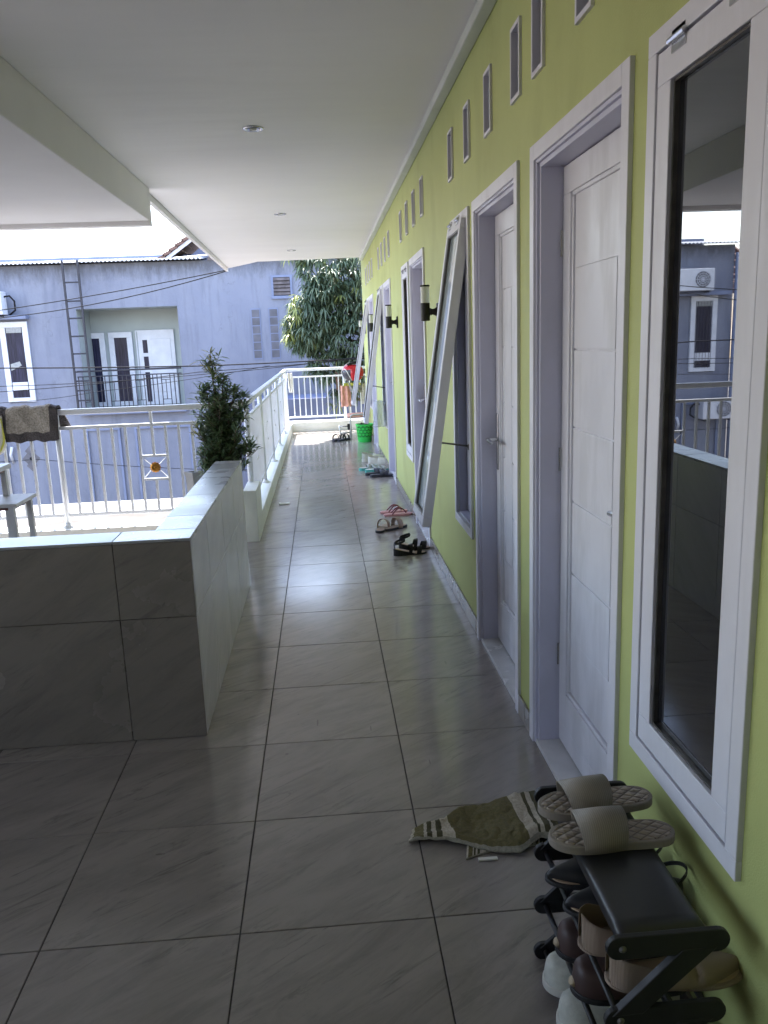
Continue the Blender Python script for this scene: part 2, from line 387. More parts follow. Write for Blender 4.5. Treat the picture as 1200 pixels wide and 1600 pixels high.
    def mesh(s, name, mat, smooth=False, off=(0, 0, 0)):
        me = bpy.data.meshes.new(name); ox, oy, oz = off
        me.from_pydata([(a-ox, b-oy, c-oz) for a, b, c in s.v], [], s.f); me.materials.append(MATS[mat])
        bm = bmesh.new(); bm.from_mesh(me); bmesh.ops.recalc_face_normals(bm, faces=bm.faces[:]) if s.uv is None else None
        if s.uv is not None:
            L = bm.loops.layers.uv.new('UVMap')
            for f in bm.faces:
                for lp in f.loops: lp[L].uv = s.uv[lp.vert.index]
        bm.to_mesh(me); bm.free()
        if smooth:
            me.polygons.foreach_set('use_smooth', [True]*len(me.polygons))
        me.update(); return me
    def build(s, name, mat, parent=None, smooth=False, bevel=0, solid=0, subsurf=0, auto=None, loc=None):
        """geometry is written in world (or thing-local when the parent sits at 0) metres"""
        off = wpos(parent) if loc is None else loc
        me = s.mesh(name, mat, smooth, off)
        o = bpy.data.objects.new(name, me); COL.objects.link(o)
        if parent is not None:
            o.parent = parent
            if loc is not None: o.location = tuple(a-b for a, b in zip(loc, wpos(parent)))
        elif loc is not None: o.location = loc
        if solid: md = o.modifiers.new('solid', 'SOLIDIFY'); md.thickness = solid; md.offset = 0
        if bevel: md = o.modifiers.new('bevel', 'BEVEL'); md.width = bevel; md.segments = 2; md.limit_method = 'ANGLE'; md.angle_limit = rad(40)
        if subsurf: md = o.modifiers.new('sub', 'SUBSURF'); md.levels = subsurf; md.render_levels = subsurf
        return o
def wpos(p):
    x = [0, 0, 0]
    while p is not None:
        x[0] += p.location[0]; x[1] += p.location[1]; x[2] += p.location[2]; p = p.parent
    return tuple(x)
def tag(o, label=None, cat=None, group=None, kind=None):
    if label: o['label'] = label
    if cat: o['category'] = cat
    if group: o['group'] = group
    if kind: o['kind'] = kind
    return o
def thing(name, label, cat, loc=(0, 0, 0), group=None, rz=0):
    o = bpy.data.objects.new(name, None); COL.objects.link(o); o.location = loc; o.rotation_euler = (0, 0, rz)
    o.empty_display_size = .05
    return tag(o, label, cat, group)
def copy_tree(o, parent=None):
    c = o.copy(); COL.objects.link(c)
    if parent is not None: c.parent = parent
    for ch in list(o.children): copy_tree(ch, c)
    return c
def struct(o): o['kind'] = 'structure'; return o
def inst(name, me, parent, loc):
    """one more piece sharing the mesh, loc in world metres"""
    o = bpy.data.objects.new(name, me); COL.objects.link(o); o.parent = parent
    w = wpos(parent); o.location = (loc[0]-w[0], loc[1]-w[1], loc[2]-w[2]); return o
def boxmesh(name, sx, sy, sz, mat, bevel=0):
    b = MB().box(-sx/2, sx/2, -sy/2, sy/2, -sz/2, sz/2); me = b.mesh(name, mat)
    if bevel:
        bm = bmesh.new(); bm.from_mesh(me)
        bmesh.ops.bevel(bm, geom=bm.edges[:], offset=bevel, segments=1, affect='EDGES'); bm.to_mesh(me); bm.free()
    return me

XW = .716            # face of the green wall
# ================================================================== SETTING
ground = struct(MB().box(-60, 60, -40, 160, -3.4, -3.2).build('ground', 'ground_soil'))

# floor slab (grout coloured) with single tiles on it
floor = struct(MB().prism([(-6, -4), (2.2, -4), (2.2, 14.05), (-.67, 14.05), (-.67, 6.42), (-6, 6.42)], -.30, -.0035).build('floor', 'grout'))
TS = .5; gx0 = -.2818; gy0 = 1.8345; GAP = .0035
full = boxmesh('floor_tile', TS-GAP, TS-GAP, .008, 'floor_tile', .0012)
lastc = {}
def floor_tile(x0, x1, y0, y1):
    w, d = x1-x0-GAP, y1-y0-GAP
    if w < .02 or d < .02: return
    k = (round(w, 4), round(d, 4))
    if k not in lastc: lastc[k] = boxmesh('floor_tile', w, d, .008, 'floor_tile', .0012)
    t = inst('floor_tile', lastc[k], floor, ((x0+x1)/2, (y0+y1)/2, -.004+random.uniform(-.0003, .0003)))
for j in range(-9, 25):
    y0 = gy0+TS*j; y1 = y0+TS
    for i in range(-6, 2):
        x0 = gx0+TS*i; x1 = x0+TS
        if i == 1: x1 = min(x1, XW-.001)
        if y0 > 6.2 and i < -1: continue
        if y1 > 14: y1 = 14.03
        a, b = max(x0, -3.3), x1
        floor_tile(a, b, y0, y1)
# ceiling of the corridor
ceil = struct(MB().prism([(-6, -4), (XW-.002, -4), (XW-.002, 13.08), (-.90, 13.26), (-1.455, 14.22), (-1.335, 7.02), (-6, 7.02)], 2.72, 2.80).build('ceiling', 'ceiling_paint'))
# dropped soffit box on the left with its fascia
sof = struct(MB().box(-6, -1.30, 3.76, 6.92, 2.46, 2.718).build('dropped_ceiling', 'beam_paint', bevel=.006))
MB().box(-6, -1.30, 6.922, 7.02, 2.425, 2.718).build('fascia', 'beam_paint', sof, bevel=.004)
fb = MB(); 
fb.prism([(-1.345, 7.05), (-1.385, 7.05), (-1.50, 14.25), (-1.462, 14.235)], 2.668, 2.87).build('fascia', 'beam_paint', ceil)
# roof deck above (casts the shade) with an unseen stepped tile edge, shaped for its shadow
roof = struct(MB().prism([(-6.2, -4.2), (9, -4.2), (9, 13.45), (-1.38, 13.45), (-1.34, 7.03), (-6.2, 7.03)], 3.02, 3.12).build('roof', 'roof_brown'))
MB().box(XW+.21, 9, 13.3, 13.44, 0, 3.0).build('end_wall', 'ceiling_paint', roof)
for k in range(13):
    xx = -.46+.075*k; MB().box(xx, xx+.07 if k < 12 else 6, 13.46, 13.60+min(1.75, .16*k)+.05*(k % 2), 3.03, 3.09+.01*(k % 2)).build('shadow_roof_tile', 'roof_brown', roof)
# unseen walls added behind the camera to shade the near end, gap for light
struct(MB().box(-6.1, XW, -4.12, -4.0, 0, 2.72).build('shade_back_wall', 'shade_wall_paint'))
struct(MB().box(-6.12, -6.0, -4.0, -1.2, 0, 2.72).box(-6.12, -6.0, -1.199, 3.1, 0, .9).box(-6.12, -6.0, 1.8, 3.1, .901, 2.72).build('shade_side_wall', 'shade_wall_paint'))

# ================================================================== THE GREEN BUILDING
house = thing('boarding_house', 'long lime green wall of the boarding house with white doors and tall windows', 'building', (XW, 7, 0))
U0, PER = 2.94, 2.64
doors = [(1.89, 2.76)]+[(U0+PER*k, U0+PER*k+.86) for k in range(4)]
wins = [(1.265, 1.787, False)]+[(U0+PER*k+.965, U0+PER*k+.965+.51, k != 1) for k in range(4)]
DZ, WZ0, WZ1 = 2.055, .475, 2.055
vents = [2.30-.13+.0, 2.62]+[2.98+PER*k+.475*i-.07 for k in range(4) for i in range(4)]
vents = [v for v in vents]
open_ = []                       # wall openings (y0, y1, z0, z1), inside the casings
for a, b in doors: open_.append((a+.045, b-.045, -1, DZ-.045))
for a, b, o in wins: open_.append((a+.04, b-.04, WZ0+.04, WZ1-.04))
VZ0, VZ1 = 2.255, 2.495
for v in vents: open_.append((v+.012, v+.118, VZ0+.012, VZ1-.012))
ys = sorted({-4.0, 13.62}|{o[0] for o in open_}|{o[1] for o in open_}); zs = sorted({0, 2.72}|{o[2] for o in open_ if o[2] > 0}|{o[3] for o in open_})
wb = MB()
for i in range(len(ys)-1):
    ya, yb = ys[i], ys[i+1]; ym = (ya+yb)/2; run = None
    for j in range(len(zs)-1):
        za, zb = zs[j], zs[j+1]; zm = (za+zb)/2
        solid_ = not any(o[0] < ym < o[1] and o[2] < zm < o[3] for o in open_)
        if solid_: run = [run[0], zb] if run else [za, zb]
        if (not solid_ or j == len(zs)-2) and run:
            wb.add([(XW, ya, run[0]), (XW, yb, run[0]), (XW, yb, run[1]), (XW, ya, run[1])], [(0, 1, 2, 3)]); run = None
for (a, b, c, d) in open_:
    c = max(c, 0); X1 = XW+.13
    wb.add([(XW, a, c), (X1, a, c), (X1, a, d), (XW, a, d)], [(0, 1, 2, 3)]); wb.add([(XW, b, c), (X1, b, c), (X1, b, d), (XW, b, d)], [(0, 1, 2, 3)])
    wb.add([(XW, a, d), (XW, b, d), (X1, b, d), (X1, a, d)], [(0, 1, 2, 3)]); wb.add([(XW, a, c), (XW, b, c), (X1, b, c), (X1, a, c)], [(0, 1, 2, 3)])
wb.add([(XW, 13.62, 0), (5, 13.62, 0), (5, 13.62, 3.0), (XW, 13.62, 3.0)], [(0, 1, 2, 3)])
wb.add([(XW, -4, 2.72), (XW, 13.62, 2.72), (XW, 13.62, 3.0), (XW, -4, 3.0)], [(0, 1, 2, 3)])
wall_o = wb.build('wall', 'green_wall', house)
MB().box(XW+.135, XW+.20, -4, 13.60, 0, 2.9).build('light_block_wall', 'dark_concrete', house)  # unseen backing added to keep light out behind the openings
# cornice strips along the top of the wall
for (a, b) in ((-4, 1.7), (1.703, 4.7), (4.703, 7.7), (7.703, 10.7), (10.703, 13.075)):
    MB().box(XW-.055, XW-.001, a, b, 2.672, 2.7185).build('cornice', 'cornice_paint', house, bevel=.006)
# skirting tiles
spans = []; cur = -1.0
for a, b in doors: spans.append((cur, a)); cur = b
spans.append((cur, 13.6))
for a, b in spans:
    y = a
    while y < b-.02:
        ny = min(b, (math.floor((y-gy0)/TS+1e-6)+1)*TS+gy0)
        if ny-y > .015:
            inst('skirting_tile', boxmesh('skirting_tile', .010, ny-y-.003, .082, 'wall_tile_front', .001), house, (XW-.006, (y+ny)/2, .042))
        y = ny
# vents: white frame round a deep slot with a grey blade
vf = MB()
for (a, b, c, d) in ((0, .13, VZ1-.014, VZ1), (0, .13, VZ0, VZ0+.014), (0, .014, VZ0+.014, VZ1-.014), (.116, .13, VZ0+.014, VZ1-.014)):
    vf.box(-.010, .09, a, b, c-VZ0, d-VZ0)
vme = vf.mesh('vent', 'casing_paint'); vbl = MB().box(.028, .034, .016, .114, .016, .224).mesh('vent_panel', 'far_glass'); vbar = MB().box(.01, .026, .058, .068, .016, .224).mesh('vent_bar', 'frame_paint')
for v in vents:
    o = inst('vent', vme, house, (XW, v, VZ0)); p = inst('vent_panel', vbl, o, (XW, v, VZ0)); inst('vent_bar', vbar, o, (XW, v, VZ0))

def ring_boxes(m_, x0, x1, y0, y1, z0, z1, w, wt=None, bottom=True):
    wt = wt or w
    m_.box(x0, x1, y0, y1, z1-wt, z1); m_.box(x0, x1, y0, y0+w, z0+(w if bottom else 0), z1-wt-.0005); m_.box(x0, x1, y1-w, y1, z0+(w if bottom else 0), z1-wt-.0005)
    if bottom: m_.box(x0, x1, y0, y1, z0, z0+w-.0005)

def make_door(idx, y0, y1):
    yc = (y0+y1)/2; lf0, lf1 = y0+.075, y1-.075; XL = XW+.078       # leaf face
    leaf = MB(); W = .075
    # stiles and rails proud, field recessed
    ring_boxes(leaf, XL, XL+.038, lf0, lf1, .025, DZ-.075, W, .085)
    leaf.box(XL, XL+.038, lf0+W, lf1-W, .025+W, .225)
    leaf.box(XL+.018, XL+.034, lf0+W-.003, lf1-W+.003, .2, DZ-.15)
    d = leaf.build('door', 'door_paint', house, bevel=.002)
    fr = MB()
    # casing on the wall face and the deep frame
    fr.box(XW-.012, XW+.004, y0, y0+.048, 0.0, DZ); fr.box(XW-.012, XW+.004, y1-.048, y1, 0.0, DZ); fr.box(XW-.012, XW+.004, y0+.0485, y1-.0485, DZ-.048, DZ)
    f = fr.build('door_casing', 'casing_paint', d, bevel=.002)
    fr = MB(); fr.box(XW+.006, XW+.128, y0+.046, y0+.072, 0.0, DZ-.0465); fr.box(XW+.006, XW+.128, y1-.072, y1-.046, 0.0, DZ-.0465)
    fr.box(XW+.006, XW+.128, y0+.0725, y1-.0725, DZ-.072, DZ-.0465)
    fr.box(XW-.004, XW+.007, y0+.040, y0+.058, .001, DZ-.04); fr.box(XW-.004, XW+.007, y1-.058, y1-.040, .001, DZ-.04); fr.box(XW-.004, XW+.007, y0+.059, y1-.059, DZ-.058, DZ-.04)
    fr.build('door_frame', 'frame_paint', d, bevel=.0015)
    # moulding step round the field
    mo = MB(); ring_boxes(mo, XL+.006, XL+.022, lf0+W-.001, lf1-W+.001, .224, DZ-.158, .014)
    mo.build('moulding', 'door_paint', d, bevel=.003)
    a, b = lf0+W+.012, lf1-W-.012; g = .006; X2 = XL+.013
    s0, s1 = (lf0+.120, lf0+.255) if idx == 0 else (lf1-.255, lf1-.120)
    def panel(boxes):
        p = MB()
        for q in boxes: p.box(X2, X2+.010, *q)
        p.build('door_panel', 'door_paint', d, bevel=.0015)
    panel([(s0, s1, .447, 1.66)])
    panel([(a, b, 1.66+g, 1.885), (a, s0-g, 1.42, 1.66+g-.0001), (s1+g, b, 1.42, 1.66+g-.0001)])
    panel([(a, b, .242, .447-g), (a, s0-g, .447-g+.0001, .676-g), (s1+g, b, .447-g+.0001, .676-g)])
    for za, zb in ((.676, .924), (.924, 1.17), (1.17, 1.42)):
        panel([(a, s0-g, za, zb-g)]); panel([(s1+g, b, za, zb-g)])
    MB().box(XW-.002, XW+.128, y0+.05, y1-.05, -.002, .017).build('door_sill', 'marble', d, bevel=.001)
    # lever handle with a long back plate, on the latch side
    sd = 1 if idx == 0 else -1; hy = lf0+.038 if idx == 0 else lf1-.038
    hm = MB().box(XL-.007, XL-.0005, hy-.018, hy+.018, .86, 1.12).tube([(XL-.004, hy, 1.0), (XL-.05, hy, 1.0)], .009, 10)
    hm.tube([(XL-.048, hy-.008*sd, 1.0), (XL-.052, hy+.03*sd, 1.0), (XL-.05, hy+(.065 if idx == 0 else .10)*sd, .995)], [.010, .009, .008], 10)
    hm.build('handle', 'chrome', d, bevel=.003)
    for hz in (.35, 1.05, 1.75):
        if idx == 0: MB().tube([(XL-.004, lf1+.001, hz-.04), (XL-.004, lf1+.001, hz+.04)], .005, 8).build('hinge', 'chrome', d)
    return d
for i, (a, b) in enumerate(doors): make_door(i, a, b)

def make_window(idx, y0, y1, opened):
    fr = MB(); ring_boxes(fr, XW-.012, XW+.004, y0, y1, WZ0, WZ1, .042)
    w = fr.build('window', 'casing_paint', house, bevel=.002)
    rv = MB(); ring_boxes(rv, XW+.005, XW+.13, y0+.0405, y1-.0405, WZ0+.0405, WZ1-.0405, .012)
    rv.build('window_frame', 'frame_paint', w, bevel=.001)
    a, b, c, d = y0+.048, y1-.046, WZ0+.047, WZ1-.047
    piv = Vector((XW-.004, 0, d+.004)); ang = 0 if not opened else rad({1: 8.6, 3: 9.0, 4: 10.5}[idx])
    rot = Matrix.Rotation(ang, 4, 'Y')
    def place(mb):
        mb.v = [tuple(piv+(rot @ (Vector(p)-piv))) for p in mb.v]; return mb
    xs = XW-.009 if not opened else XW-.032
    sm = MB(); ring_boxes(sm, xs, xs+(.034 if not opened else .046), a, b, c, d, .062 if not opened else .046)
    sash = place(sm).build('sash', 'casing_paint' if not opened else 'door_paint', w, bevel=.002)
    bd = MB(); sw = .0625 if not opened else .0465; ring_boxes(bd, xs+.008, xs+.030, a+sw, b-sw, c+sw, d-sw, .005)
    place(bd).build('glazing_bead', 'steel_rod', w)
    g = MB().box(xs+.018, xs+.022, a+sw+.006, b-sw-.006, c+sw+.006, d-sw-.006)
    place(g).build('window_pane', 'window_glass' if not opened else 'sky_reflection_glass', w)
    for hy in (b-.10, a+.10):
        hg = MB().tube([(xs-.006, hy-.035, d+.003), (xs-.006, hy+.035, d+.003)], .0065, 8).box(xs-.003, xs+.004, hy-.03, hy+.03, d-.02, d+.02)
        place(hg).build('hinge', 'chrome', w)
    if opened:
        pz = .93; t = (d-pz); pt = piv+(rot @ (Vector((xs+.03, a+.03, pz+.02))-piv))
        MB().tube([pt, (XW+.02, a+.035, pz)], .0045, 8).build('stay_rod', 'steel_rod', w)
        MB().lathe([(.0, 0), (.022, 0), (.025, .006), (.014, .018), (0, .020)], (XW+.012, a+.028, pz), 12, 'y').build('stay_bracket', 'steel_rod', w)
        MB().box(XW+.05, XW+.052, y0+.06, y1-.06, WZ0+.06, WZ1-.06).build('inner_panel', 'frame_paint', w)
    return w
for i, (a, b, o) in enumerate(wins): make_window(i, a, b, o)

# wall lamps
def make_lamp():
    t = thing('wall_lamp', 'black and frosted glass wall lamp nearest the camera, beside the wide open window', 'lamp', (XW, 4.96, 1.62), 'black wall lamps along the green wall')
    X, Y, Z = t.location
    MB().box(X-.012, X-.0005, Y-.035, Y+.035, Z-.052, Z+.05).build('back_plate', 'lamp_black', t, bevel=.003)
    br = MB()
    pr = [(.0, .028), (.012, .020), (.028, .016), (.042, .022)]
    for k in range(len(pr)-1):
        (xa, ha), (xb, hb) = pr[k], pr[k+1]; xa = X-.012-xa; xb = X-.012-xb
        br.add([(xa, Y-.02, Z-ha), (xa, Y+.02, Z-ha), (xa, Y+.02, Z+ha), (xa, Y-.02, Z+ha), (xb, Y-.016, Z-hb), (xb, Y+.016, Z-hb), (xb, Y+.016, Z+hb), (xb, Y-.016, Z+hb)],
               [(0, 1, 5, 4), (1, 2, 6, 5), (2, 3, 7, 6), (3, 0, 4, 7), (0, 3, 2, 1), (4, 5, 6, 7)])
    br.build('bracket', 'lamp_black', t)
    cx = X-.056-.026
    MB().lathe([(.022, -.052), (.027, -.048), (.0275, .05), (.025, .052)], (cx+.0, Y, Z), 20).build('lamp_body', 'lamp_black', t, smooth=False)
    MB().lathe([(.0255, .0525), (.0265, .06), (.0265, .143), (.0245, .146)], (cx, Y, Z), 20).build('lamp_shade', 'lamp_glass', t, smooth=False)
    MB().lathe([(.028, .1465), (.029, .149), (.029, .153), (.024, .156)], (cx, Y, Z), 20).build('cap', 'lamp_black', t)
    return t
lamp = make_lamp()
for k, (yy, lb) in enumerate(((7.60, 'black and frosted glass wall lamp, second from the camera, just past the closed narrow window'),
                              (10.24, 'small black wall lamp, third from the camera, next to the second open window'),
                              (12.88, 'farthest black wall lamp, standing out against the mango tree at the wall end'))):
    c = copy_tree(lamp); c.location.y = yy; c['label'] = lb
# downlights
def make_down():
    t = thing('ceiling_light', 'round recessed ceiling spotlight nearest the camera', 'ceiling light', (-.33, 5.22, 2.72), 'recessed spotlights in the white ceiling')
    MB().lathe([(.050, -.001), (.062, -.001), (.062, -.004), (.056, -.008), (.046, -.006), (.042, -.001)], t.location, 28).build('trim_ring', 'chrome', t, smooth=True)
    MB().lathe([(0.0, -.0015), (.043, -.0015), (.042, -.002), (0, -.002)], t.location, 24).build('reflector', 'steel_rod', t)
    MB().lathe([(.0, -.003), (.020, -.003), (.022, -.006), (.016, -.010), (0, -.011)], t.location, 16).build('bulb', 'white_rubber', t)
    b = MB()
    for dx in (-.028, .028): b.box(-.33+dx-.006, -.33+dx+.006, 5.20, 5.24, 2.712, 2.717)
    b.build('clip', 'chrome', t)
    return t
dl = make_down()
for yy, lb in ((8.52, 'round recessed ceiling spotlight in the middle of the corridor'), (11.8, 'tiny far recessed ceiling spotlight close to the corridor end')):
    c = copy_tree(dl); c.location.y = yy; c['label'] = lb

# ================================================================== LOW TILED WALL
lw = thing('low_wall', 'low L-shaped wall clad in grey stone tiles at the left', 'wall', (-.51, 2.935, 0))
X0, YF, ZT = -.512, 2.935, .786
core = MB().box(-6.0, X0-.010, YF+.010, YF+.165, 0, ZT-.012).box(X0-.145, X0-.010, YF+.1651, 4.915, 0, ZT-.012).build('wall_core', 'grout', lw)
def wtile(x0, x1, y0, y1, z0, z1, mat, nm):
    g = .0013
    d = [x1-x0, y1-y0, z1-z0]; th = d.index(min(d)); d = [v-(0 if i == th else 2*g) for i, v in enumerate(d)]
    inst(nm, boxmesh(nm, *d, mat, .0012), lw, ((x0+x1)/2, (y0+y1)/2, (z0+z1)/2))
xs_ = [X0, -.792]
while xs_[-1] > -5.9: xs_.append(xs_[-1]-.5)
for a, b in zip(xs_[1:], xs_[:-1]):
    for z0, z1 in ((.001, .487), (.487, ZT-.010)):
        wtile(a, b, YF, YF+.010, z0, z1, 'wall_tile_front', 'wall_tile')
ysd = [YF+.0003, 3.36, 3.87, 4.38, 4.925]
for a, b in zip(ysd[:-1], ysd[1:]):
    for z0, z1 in ((.001, .487), (.487, ZT-.010)):
        wtile(X0-.010, X0, a+.011*(a < 3), b, z0, z1, 'wall_tile_lit', 'wall_tile')
wtile(X0-.155, X0-.0003, 4.915, 4.925, .001, ZT-.010, 'wall_tile_lit', 'wall_tile')
for z0, z1 in ((.001, .487), (.487, ZT-.010)):
    wtile(X0-.155, X0-.145, YF+.17, 4.915, z0, z1, 'wall_tile_lit', 'wall_tile')
# coping tiles
yt = [YF+.16, 3.345, 3.82, 4.33, 4.93]
for a, b in zip(yt[:-1], yt[1:]): wtile(X0-.158, X0+.002, a, b, ZT-.010, ZT+.001, 'coping', 'coping_tile')
for k, (a, b) in enumerate(zip(xs_[1:], xs_[:-1])): wtile(a, b+(.002 if k == 0 else 0), YF-.002, YF+.16, ZT-.010, ZT+.001, 'coping', 'coping_tile')

# ================================================================== PLINTHS AND RAILINGS
pl = thing('plinth', 'white painted low plinth under the railings with a taller block at its corner', 'plinth', (-.6, 6.3, 0))
MB().box(-.640, -.538, 6.08, 6.52, -.02, .393).build('corner_block', 'plinth_paint', pl, bevel=.006)
MB().box(-6.0, -.642, 6.20, 6.40, -.02, .14).build('kerb', 'plinth_paint', pl, bevel=.006)
MB().box(-.665, -.540, 6.522, 13.72, -.02, .138).build('kerb', 'plinth_paint', pl, bevel=.006)
MB().box(-.665, 2.1, 13.722, 14.03, -.02, .16).build('kerb', 'plinth_paint', pl, bevel=.006)

RZT = 1.045; R2 = .915; RB = .25
def make_railing(name, label, p0, p1, first_post, span, base_z, decor=True, last_post=None, wdecor=None):
    """p0->p1 along x or y"""
    t = thing(name, label, 'railing', (p0[0], p0[1], 0))
    ax = 0 if abs(p1[0]-p0[0]) > abs(p1[1]-p0[1]) else 1
    sgn = 1 if p1[ax] > p0[ax] else -1; L = abs(p1[ax]-p0[ax]); c = p0[1-ax]
    def bx(m_, s0, s1, h, z0, z1):
        a, b = p0[ax]+sgn*s0, p0[ax]+sgn*s1
        if ax == 0: m_.box(a, b, c-h, c+h, z0, z1)
        else: m_.box(c-h, c+h, a, b, z0, z1)
        return m_
    def P(s, z): return (p0[0]+sgn*s, c, z) if ax == 0 else (c, p0[1]+sgn*s, z)
    bx(MB(), -.025, L+.025, .027, RZT-.042, RZT).build('top_rail', 'white_metal', t, bevel=.006)
    bx(MB(), 0, L, .012, R2-.024, R2).build('rail', 'white_metal', t, bevel=.002)
    bx(MB(), 0, L, .013, RB-.026, RB).build('rail', 'white_metal', t, bevel=.002)
    if ax == 0: bal = MB().box(-.009, .009, -.009, .009, RB+.0005, R2-.0245).mesh('baluster', 'white_metal')
    else: bal = MB().box(-.009, .009, -.009, .009, RB+.0005, R2-.0245).mesh('baluster', 'white_metal')
    pm_ = MB().tube([(0, 0, base_z), (0, 0, RZT-.0425)], .022, 14).lathe([(.048, base_z), (.050, base_z+.006), (.028, base_z+.020), (.024, base_z+.035)], (0, 0, 0), 16).mesh('post', 'white_metal', True)
    s = first_post; posts = []
    while s <= L+1e-6: posts.append(s); s += span
    for s in posts: inst('post', pm_, t, P(s, 0))
    edges = sorted(set(posts+([0] if posts[0] > .2 else [])))
    segs = list(zip(edges[:-1], edges[1:])); 
    if L-edges[-1] > .25: segs.append((edges[-1], L))
    for a, b in segs:
        n = max(2, round((b-a)/.0975)); st = (b-a)/n; mid = (a+b)/2
        full_seg = (b-a) > span*.8
        if full_seg and n % 2: n += 1; st = (b-a)/n
        for k in range(1, n):
            s = a+st*k
            if full_seg and abs(s-mid) < st*.5:
                # central bar interrupted by the square with a gilt flower
                m_ = MB(); bx(m_, s-.009, s+.009, .009, .672, R2-.0245); bx(m_, s-.009, s+.009, .009, RB+.0005, .474)
                o = m_.build('baluster', 'white_metal', t)
                sh = MB(); bx(sh, s-.011, s+.011, .009, R2+.0005, RZT-.0425); sh.build('short_post', 'white_metal', t)
                q = MB(); bx(q, s-st+.0095, s+st-.0095, .008, .655, .6715); bx(q, s-st+.0095, s+st-.0095, .008, .4745, .491)
                for (u0, u1) in (((s-st+.012, .650), (s-.028, .592)), ((s+st-.012, .650), (s+.028, .592)), ((s-st+.012, .496), (s-.028, .558)), ((s+st-.012, .496), (s+.028, .558))):
                    q.tube([P(*u0), P(*u1)], .0035, 6)
                q.build('decorative_square', 'white_metal', t)
                if not decor: continue
                fl = MB(); ctr = P(s, .574)
                for sd in (-1, 1):
                    for kk in range(12):
                        an = 2*PI*kk/12; du, dz = math.cos(an), math.sin(an)
                        pts = []
                        for (rr, ww, hh) in ((.008, .004, .010), (.026, .009, .013), (.040, .006, .006)):
                            for side in (-1, 1):
                                uu = du*rr-dz*ww*side; zz = dz*rr+du*ww*side
                                pts.append((ctr[0]+uu, ctr[1]+sd*hh, ctr[2]+zz) if ax == 0 else (ctr[0]+sd*hh, ctr[1]+uu, ctr[2]+zz))
                        fl.add(pts, [(0, 1, 3, 2), (2, 3, 5, 4)])
                fl.lathe([(0, -.017), (.010, -.014), (.012, 0), (.010, .014), (0, .017)], ctr, 12, 'y' if ax == 0 else 'x')
                fl.build('flower', 'gold', t)
            else:
                inst('baluster', bal, t, P(s, 0))
    return t
make_railing('railing', 'white railing with a gilt flower square across the left balcony, mat hanging on it', (-.61, 6.30), (-5.9, 6.30), 1.40, 1.40, .14)
make_railing('railing', 'long white railing running away along the left side of the corridor', (-.61, 6.47), (-.61, 13.86), .02, 1.452, .138, decor=False)
make_railing('railing', 'white sunlit railing across the far end of the corridor', (-.585, 13.86), (2.0, 13.86), .95, 1.9, .16)

# ================================================================== OPPOSITE BUILDING (blue grey)
FY = 20.8
fb = thing('blue_house', 'weathered blue grey house opposite with a recessed balcony and corrugated roof edge', 'house', (-4, FY, -3.2))
fx0, fx1, fzt = -9.15, 4.5, 3.50
holes = [(-5.86, -3.44, 0.0, 2.455), (-7.68, -7.06, .27, 2.19), (-8.72, -8.06, .33, 2.24)]
xs2 = sorted({fx0, fx1}|{h[0] for h in holes}|{h[1] for h in holes}); zs2 = sorted({-3.2, fzt}|{h[2] for h in holes}|{h[3] for h in holes})
w = MB()
for i in range(len(xs2)-1):
    for j in range(len(zs2)-1):
        xm, zm = (xs2[i]+xs2[i+1])/2, (zs2[j]+zs2[j+1])/2
        if any(h[0] < xm < h[1] and h[2] < zm < h[3] for h in holes): continue
        w.add([(xs2[i], FY, zs2[j]), (xs2[i+1], FY, zs2[j]), (xs2[i+1], FY, zs2[j+1]), (xs2[i], FY, zs2[j+1])], [(0, 1, 2, 3)])
for h in holes[1:]:
    a, b, c, d = h; y1 = FY+.14
    w.add([(a, FY, c), (a, y1, c), (a, y1, d), (a, FY, d)], [(0, 1, 2, 3)]); w.add([(b, FY, c), (b, y1, c), (b, y1, d), (b, FY, d)], [(0, 1, 2, 3)])
    w.add([(a, FY, d), (b, FY, d), (b, y1, d), (a, y1, d)], [(0, 1, 2, 3)]); w.add([(a, FY, c), (b, FY, c), (b, y1, c), (a, y1, c)], [(0, 1, 2, 3)])
w.add([(fx0, FY, -3.2), (fx0, FY+9, -3.2), (fx0, FY+9, fzt), (fx0, FY, fzt)], [(0, 1, 2, 3)])
w.add([(fx1, FY, -3.2), (fx1, FY+9, -3.2), (fx1, FY+9, fzt), (fx1, FY, fzt)], [(0, 1, 2, 3)])
w.add([(fx0, FY+.2, fzt-.05), (fx1, FY+.2, fzt-.05), (fx1, FY+9, fzt-.05), (fx0, FY+9, fzt-.05)], [(0, 1, 2, 3)])
w.build('wall', 'blue_plaster', fb)
